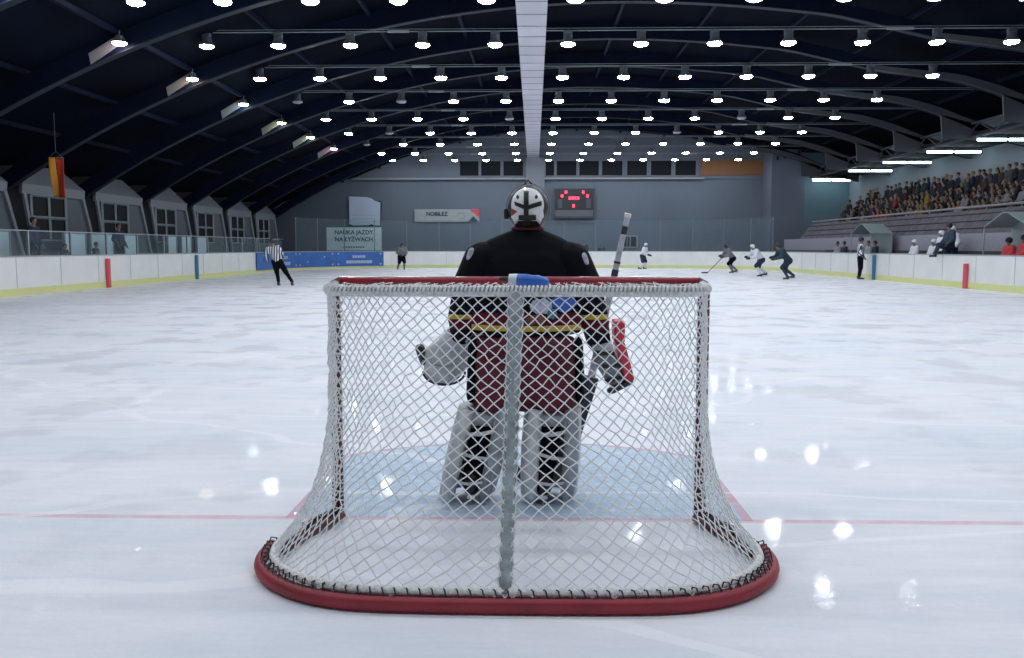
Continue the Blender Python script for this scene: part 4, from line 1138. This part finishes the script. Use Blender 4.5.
# leg pads, shells open at the back
def leg_pad(kn, an, out):
    """out = -1 left leg, +1 right leg"""
    top = V((kn.x+out*.0, kn.y, .50)); t = None
    rows = []; N = 20
    prof_n = 15
    for i in range(N+1):
        f = i/N; z = .035 + .50*f
        c = V((an.x + (kn.x-an.x)*f, .06, z))
        c.x = (an.x+out*.03) + ((kn.x+out*.02)-(an.x+out*.03))*f
        w_ = .155 + .01*sin(pi*f); dep = .12 + .03*sin(pi*f) + (.02 if f > .75 else 0)
        # C section from the outer wing round the front to the inner wing
        row = []
        for k in range(prof_n+1):
            a = pi*(1.28 - 1.56*k/prof_n)   # opens to -Y
            x = cos(a)*w_*1.02; y = sin(a)*dep
            if y < 0: y *= 1.5
            row.append((c.x+x, c.y+y, z))
        rows.append(row)
    o = MB().grid(rows).build('leg_pad', m_padw, gk, smooth=True); solid(o, .05, -1)
    # wing rolls along both rear edges
    for e, nm in ((0,'outer'),(prof_n,'inner')):
        pts = [V(r[e]) for r in rows]
        MB().tube(pts, [.030+.010*sin(pi*i/N) for i in range(N+1)], 10).build('pad_roll', m_padw if e == 0 else m_padg, o, smooth=True)
    for (zz, tilt, r_) in ((.43,.02,.012),(.30,-.035,.010),(.15,.0,.009)):
        i = int((zz-.035)/.50*N); a, b_ = V(rows[i][0]), V(rows[i][-1]); m_ = (a+b_)/2 + V((0,-.05,0))
        pts = [a.lerp(m_, k/4) for k in range(4)] + [m_.lerp(b_, k/4) for k in range(5)]
        pts = [p + V((0,0,tilt*(p.x-m_.x)*6)) for p in pts]
        MB().tube(pts, r_*.5, 6, rz=r_).build('strap', m_padw, o)
    # grey knee cradle under the shorts
    link('knee_cradle', blob([(V((kn.x-.09,-.055,.475)),(.05,.04,.04),V((kn.x+.09,-.055,.47)),(.05,.04,.04))], .011, 3), m_padg, o)
    # calf in black stocking
    link('stocking', blob([(kn,.075,V(((kn.x+an.x)/2,.0,.32)),.075),(V(((kn.x+an.x)/2,.0,.32)),.075,an,.055)], .012, 3), m_black, gk)
    sk = link('skate', blob([(V((an.x,-.03,.16)),.05,V((an.x,-.03,.08)),(.048,.055,.04)),(V((an.x,-.03,.075)),(.045,.05,.03),V((an.x+out*.03,.17,.065)),(.045,.05,.03))], .011, 3), m_plastic, gk)
    MB().box(an.x-.022,an.x+.022,-.07,.20,.03,.05).build('blade_holder', m_shell, sk)
    MB().box(an.x-.003,an.x+.003,-.085,.215,0.0,.03).build('blade', m_steel, sk)
leg_pad(knL, anL, -1); leg_pad(knR, anR, 1)
# catching glove (his left) and blocker (his right)
cg = [(V((-.345,.17,.95)),(.07,.07,.07),V((-.38,.20,.86)),(.125,.08,.07)),(V((-.38,.20,.86)),(.12,.07,.07),V((-.455,.22,.77)),(.145,.06,.10)),
      (V((-.455,.22,.77)),(.14,.06,.09),V((-.475,.23,.70)),(.115,.055,.085)),(V((-.30,.20,.88)),(.06,.06,.06),V((-.34,.21,.82)),(.07,.06,.06))]
g_ = link('catching_glove', blob(cg, .010, 4), m_padw, gk)
link('glove_pocket', blob([(V((-.605,.22,.83)),(.03,.04,.03),V((-.585,.22,.76)),(.025,.04,.03))], .009, 2), m_plastic, g_)
MB().tube([(-.46+.13*cos(a), .158+.02*abs(cos(a)), .75+.018*sin(3*a)) for a in [pi*k/10 for k in range(11)]], .005, 5).build('glove_seam', m_padg, g_)
MB().tube([(-.465+.122*cos(a), .20, .70+.078*sin(a)) for a in [pi+pi*k/12 for k in range(13)]], .007, 5).build('glove_rim', m_tie, g_)
link('cuff', blob([(V((-.36,.13,.945)),(.08,.06,.045),V((-.27,.15,.89)),(.06,.06,.055))], .010, 3), m_padg, g_)
# blocker
bl = MB()
def slab(a, b_, hw, th, mb):
    """board from a to b; hw half width along y, th thickness"""
    a, b_ = V(a), V(b_); d = (b_-a).normalized(); n = V((d.z,0,-d.x)).normalized(); u = V((0,1,0))
    q = [a+u*hw, a-u*hw, b_-u*hw, b_+u*hw]
    mb.add(q+[p+n*th for p in q], [(0,1,2,3),(4,7,6,5),(0,4,5,1),(1,5,6,2),(2,6,7,3),(3,7,4,0)])
slab((.560,.20,1.00),(.560,.20,.88),.10,.058,bl); slab((.560,.20,.88),(.618,.20,.67),.10,.055,bl)
bo = bl.build('blocker', m_gred, gk, bevel=.008)
link('blocker_palm', blob([(V((.43,.16,.89)),(.055,.05,.045),V((.455,.15,.78)),(.07,.05,.05)),(V((.455,.15,.78)),(.07,.05,.05),V((.52,.17,.66)),(.062,.05,.045))], .010, 3), m_padg, bo)
link('blocker_cuff', blob([(V((.42,.11,.86)),(.05,.03,.03),V((.46,.11,.85)),(.04,.03,.03))], .009, 2), m_padw, bo)
for p_, q_ in (((.40,.09,.82),(.50,.10,.82)),((.43,.09,.745),(.54,.11,.75)),((.45,.10,.66),(.60,.12,.70))):
    MB().tube([p_, q_], .012, 8).build('finger_strap', m_plastic, bo)
link('blocker_edge', blob([(V((.49,.13,.605)),(.03,.05,.02),V((.59,.15,.655)),(.028,.06,.02))], .009, 2), m_plastic, bo)
# mask
hc = V((.018,.03,1.625)); ha, hb, hh = .118, .150, .130
def ell(x, z, off=0):
    q = 1 - ((x-hc.x)/ha)**2 - ((z-hc.z)/hh)**2
    return hc.y - hb*sqrt(max(.02, q)) - off
mk_ = link('goalkeeper_mask', blob([(hc,(ha,hb,hh),hc+V((0,.05,-.03)),(.105,.13,.11)),(hc+V((0,.10,-.04)),(.085,.09,.11),hc+V((0,.08,-.09)),(.075,.09,.06))], .009, 3), m_maskb, gk)
def px2(px, py): return ((px-528)/187.5+.045-GX, 1.41+(247.5-py)/187.5)
def decal(ring, m, name, off, rings=6):
    P2 = [px2(*p) for p in ring]
    dense = []
    for i in range(len(P2)):
        a, b_ = P2[i], P2[(i+1)%len(P2)]
        n = max(1, int(math.dist(a, b_)/.006))
        for k in range(n): dense.append((a[0]+(b_[0]-a[0])*k/n, a[1]+(b_[1]-a[1])*k/n))
    cx = sum(p[0] for p in dense)/len(dense); cz = sum(p[1] for p in dense)/len(dense); n = len(dense)
    vs = [(cx, ell(cx,cz,off), cz)]; fs = []
    for r in range(1, rings+1):
        for x, z in dense:
            x2, z2 = cx+(x-cx)*r/rings, cz+(z-cz)*r/rings; vs.append((x2, ell(x2,z2,off), z2))
    for k in range(n): fs.append((0,1+k,1+(k+1)%n))
    for r in range(rings-1):
        for k in range(n): fs.append((1+r*n+k, 1+(r+1)*n+k, 1+(r+1)*n+(k+1)%n, 1+r*n+(k+1)%n))
    o = MB().add(vs, fs).build(name, m, mk_, smooth=True); solid(o, .006, 0); return o
plate = [(528+16*cos(a), 205.5-17*sin(a)) for a in [R(k) for k in range(-18, 199, 12)]]
plate = plate + [(512,217),(513.5,219),(516,224),(518,221),(523,220.5),(528,220),(533,220.5),(538,221),(540,224),(542.5,218.5),(544,217)]
decal(plate, m_shell, 'back_plate', .006, 10)['label'] = 'white back plate'
k = m_maskb
decal([(524.4,192),(529.2,192),(529.2,217),(524.4,217)], k, 'mask_marking', .011)
decal([(515,202),(526.6,206.5),(526.6,210.8),(516,206)], k, 'mask_marking', .0113)
decal([(541.6,201.5),(527,206.5),(527,210.8),(542,206)], k, 'mask_marking', .0116)
decal([(519.4,215.7),(536.4,215.7),(536.4,220.3),(519.4,220.3)], k, 'mask_marking', .0119)
decal([(518.3+1.3*cos(a),197.7-2*sin(a)) for a in [R(45*i) for i in range(8)]], k, 'mask_marking', .011, 2)
decal([(536.6+1.3*cos(a),197.7-2*sin(a)) for a in [R(45*i) for i in range(8)]], k, 'mask_marking', .011, 2)
decal([(511.8,208.5),(518,212),(512.3,216)], mat('mask red', (.30,.04,.05), .5), 'mask_marking', .011, 4)
MB().tube([(hc.x+(ha+.004)*cos(a), hc.y+.02, hc.z+(hh+.004)*sin(a)) for a in [R(-20+10*i) for i in range(23)]], .003, 6).build('mask_rim', m_grey, mk_, smooth=True)
MB().box(hc.x-ha-.014,hc.x-ha+.012,hc.y-.02,hc.y+.06,1.56,1.62).build('ear_guard', m_plastic, mk_, bevel=.008)
MB().tube([(.0,.0,1.752),(.016,-.02,1.772),(.035,.0,1.754)], .006, 6).build('strap_loop', m_reddull, mk_)
cage = MB()
for i in range(-3, 4): cage.tube([(hc.x+i*.022, hc.y+.205-.02*abs(i)*.35, hc.z+.05-.13*q/5) for q in range(6)], .003, 5)
for q in range(5): cage.tube([(hc.x+i*.022, hc.y+.207-.02*abs(i)*.35, hc.z+.05-.032*q) for i in range(-3, 4)], .003, 5)
cage.build('cage', m_steel, mk_)

# goalkeeper stick: held in the blocker hand
gs = thing('goalkeeper_stick', 'white and black goalkeeper stick held upright through the blocker hand', 'hockey stick', (0,0,0))
T0, T1, T2, T3 = V((.595,.42,1.585)), V((.515,.50,1.19)), V((.415,.60,.66)), V((.245,.72,.06))
d = (T2-T0).normalized()
T1 = T0.lerp(T2, .48)
def bar(a, b_, w0, w1, th, m, name, parent=gs):
    d = (b_-a).normalized(); u = V((0,1,0)); u = (u - d*u.dot(d)).normalized(); n = d.cross(u)
    vs = []
    for p, w_ in ((a,w0),(b_,w1)): vs += [p+n*w_+u*th, p+n*w_-u*th, p-n*w_-u*th, p-n*w_+u*th]
    return MB().add(vs, [(0,1,2,3),(4,7,6,5),(0,4,5,1),(1,5,6,2),(2,6,7,3),(3,7,4,0)]).build(name, m, parent, bevel=.003)
m_stw = mat('stick white', (.60,.62,.70), .4, noise=.2, nscale=20); m_std = mat('stick dark', (.035,.04,.055), .45, noise=.3, nscale=10)
bar(T0, T2, .0135, .022, .012, m_stw, 'shaft')
bar(T0.lerp(T2,.06), T0.lerp(T2,.11), .0155, .016, .0135, m_std, 'shaft_band')
bar(T0.lerp(T2,.27), T0.lerp(T2,.285), .0175, .0178, .0135, m_std, 'shaft_band')
bar(T0.lerp(T2,.32), T0.lerp(T2,.36), .0180, .0185, .0135, m_std, 'shaft_band')
bar(T0-d*.012, T0+d*.012, .018, .018, .016, m_shell, 'end_knob')
bar(T2, T3, .044, .048, .014, m_std, 'paddle')
dn = (T3-T2).normalized()
bar(T2+V((-.047,-.004,.0)), T3+V((-.050,-.004,0)), .006, .007, .016, m_shell, 'paddle_edge')
q = [V((.29,.73,.0)), V((-.10,.76,.0)), V((-.11,.76,.09)), V((.22,.72,.10))]
n = V((0,.012,0)); MB().add([p+n for p in q]+[p-n for p in q], [(0,1,2,3),(7,6,5,4),(0,4,5,1),(1,5,6,2),(2,6,7,3),(3,7,4,0)]).build('blade', m_std, gs, bevel=.003)

# ------------------------------------------------------------------ camera, world, view
cam = bpy.data.cameras.new('cam'); co = bpy.data.objects.new('camera', cam); COL.objects.link(co)
cam.sensor_width = 36; cam.lens = 870/1024*36; cam.clip_end = 300; cam.clip_start = .05
th = math.atan(81.5/870); ps = math.atan(22/870*cos(th))
co.location = (.08,-4.42,1.41); co.rotation_euler = (pi/2-th, 0, ps)
SC.camera = co
wd = bpy.data.worlds.new('world'); SC.world = wd; wd.use_nodes = True
wd.node_tree.nodes['Background'].inputs[0].default_value = (.02,.03,.05,1); wd.node_tree.nodes['Background'].inputs[1].default_value = .3
SC.view_settings.view_transform = 'Standard'; SC.view_settings.look = 'None'; SC.view_settings.gamma = 1
SC.view_settings.use_curve_mapping = False; SC.view_settings.exposure = -.68
SC.cycles.max_bounces = 6; SC.cycles.diffuse_bounces = 3; SC.cycles.transparent_max_bounces = 16
SC.cycles.caustics_reflective = False; SC.cycles.caustics_refractive = False; SC.cycles.sample_clamp_indirect = 4
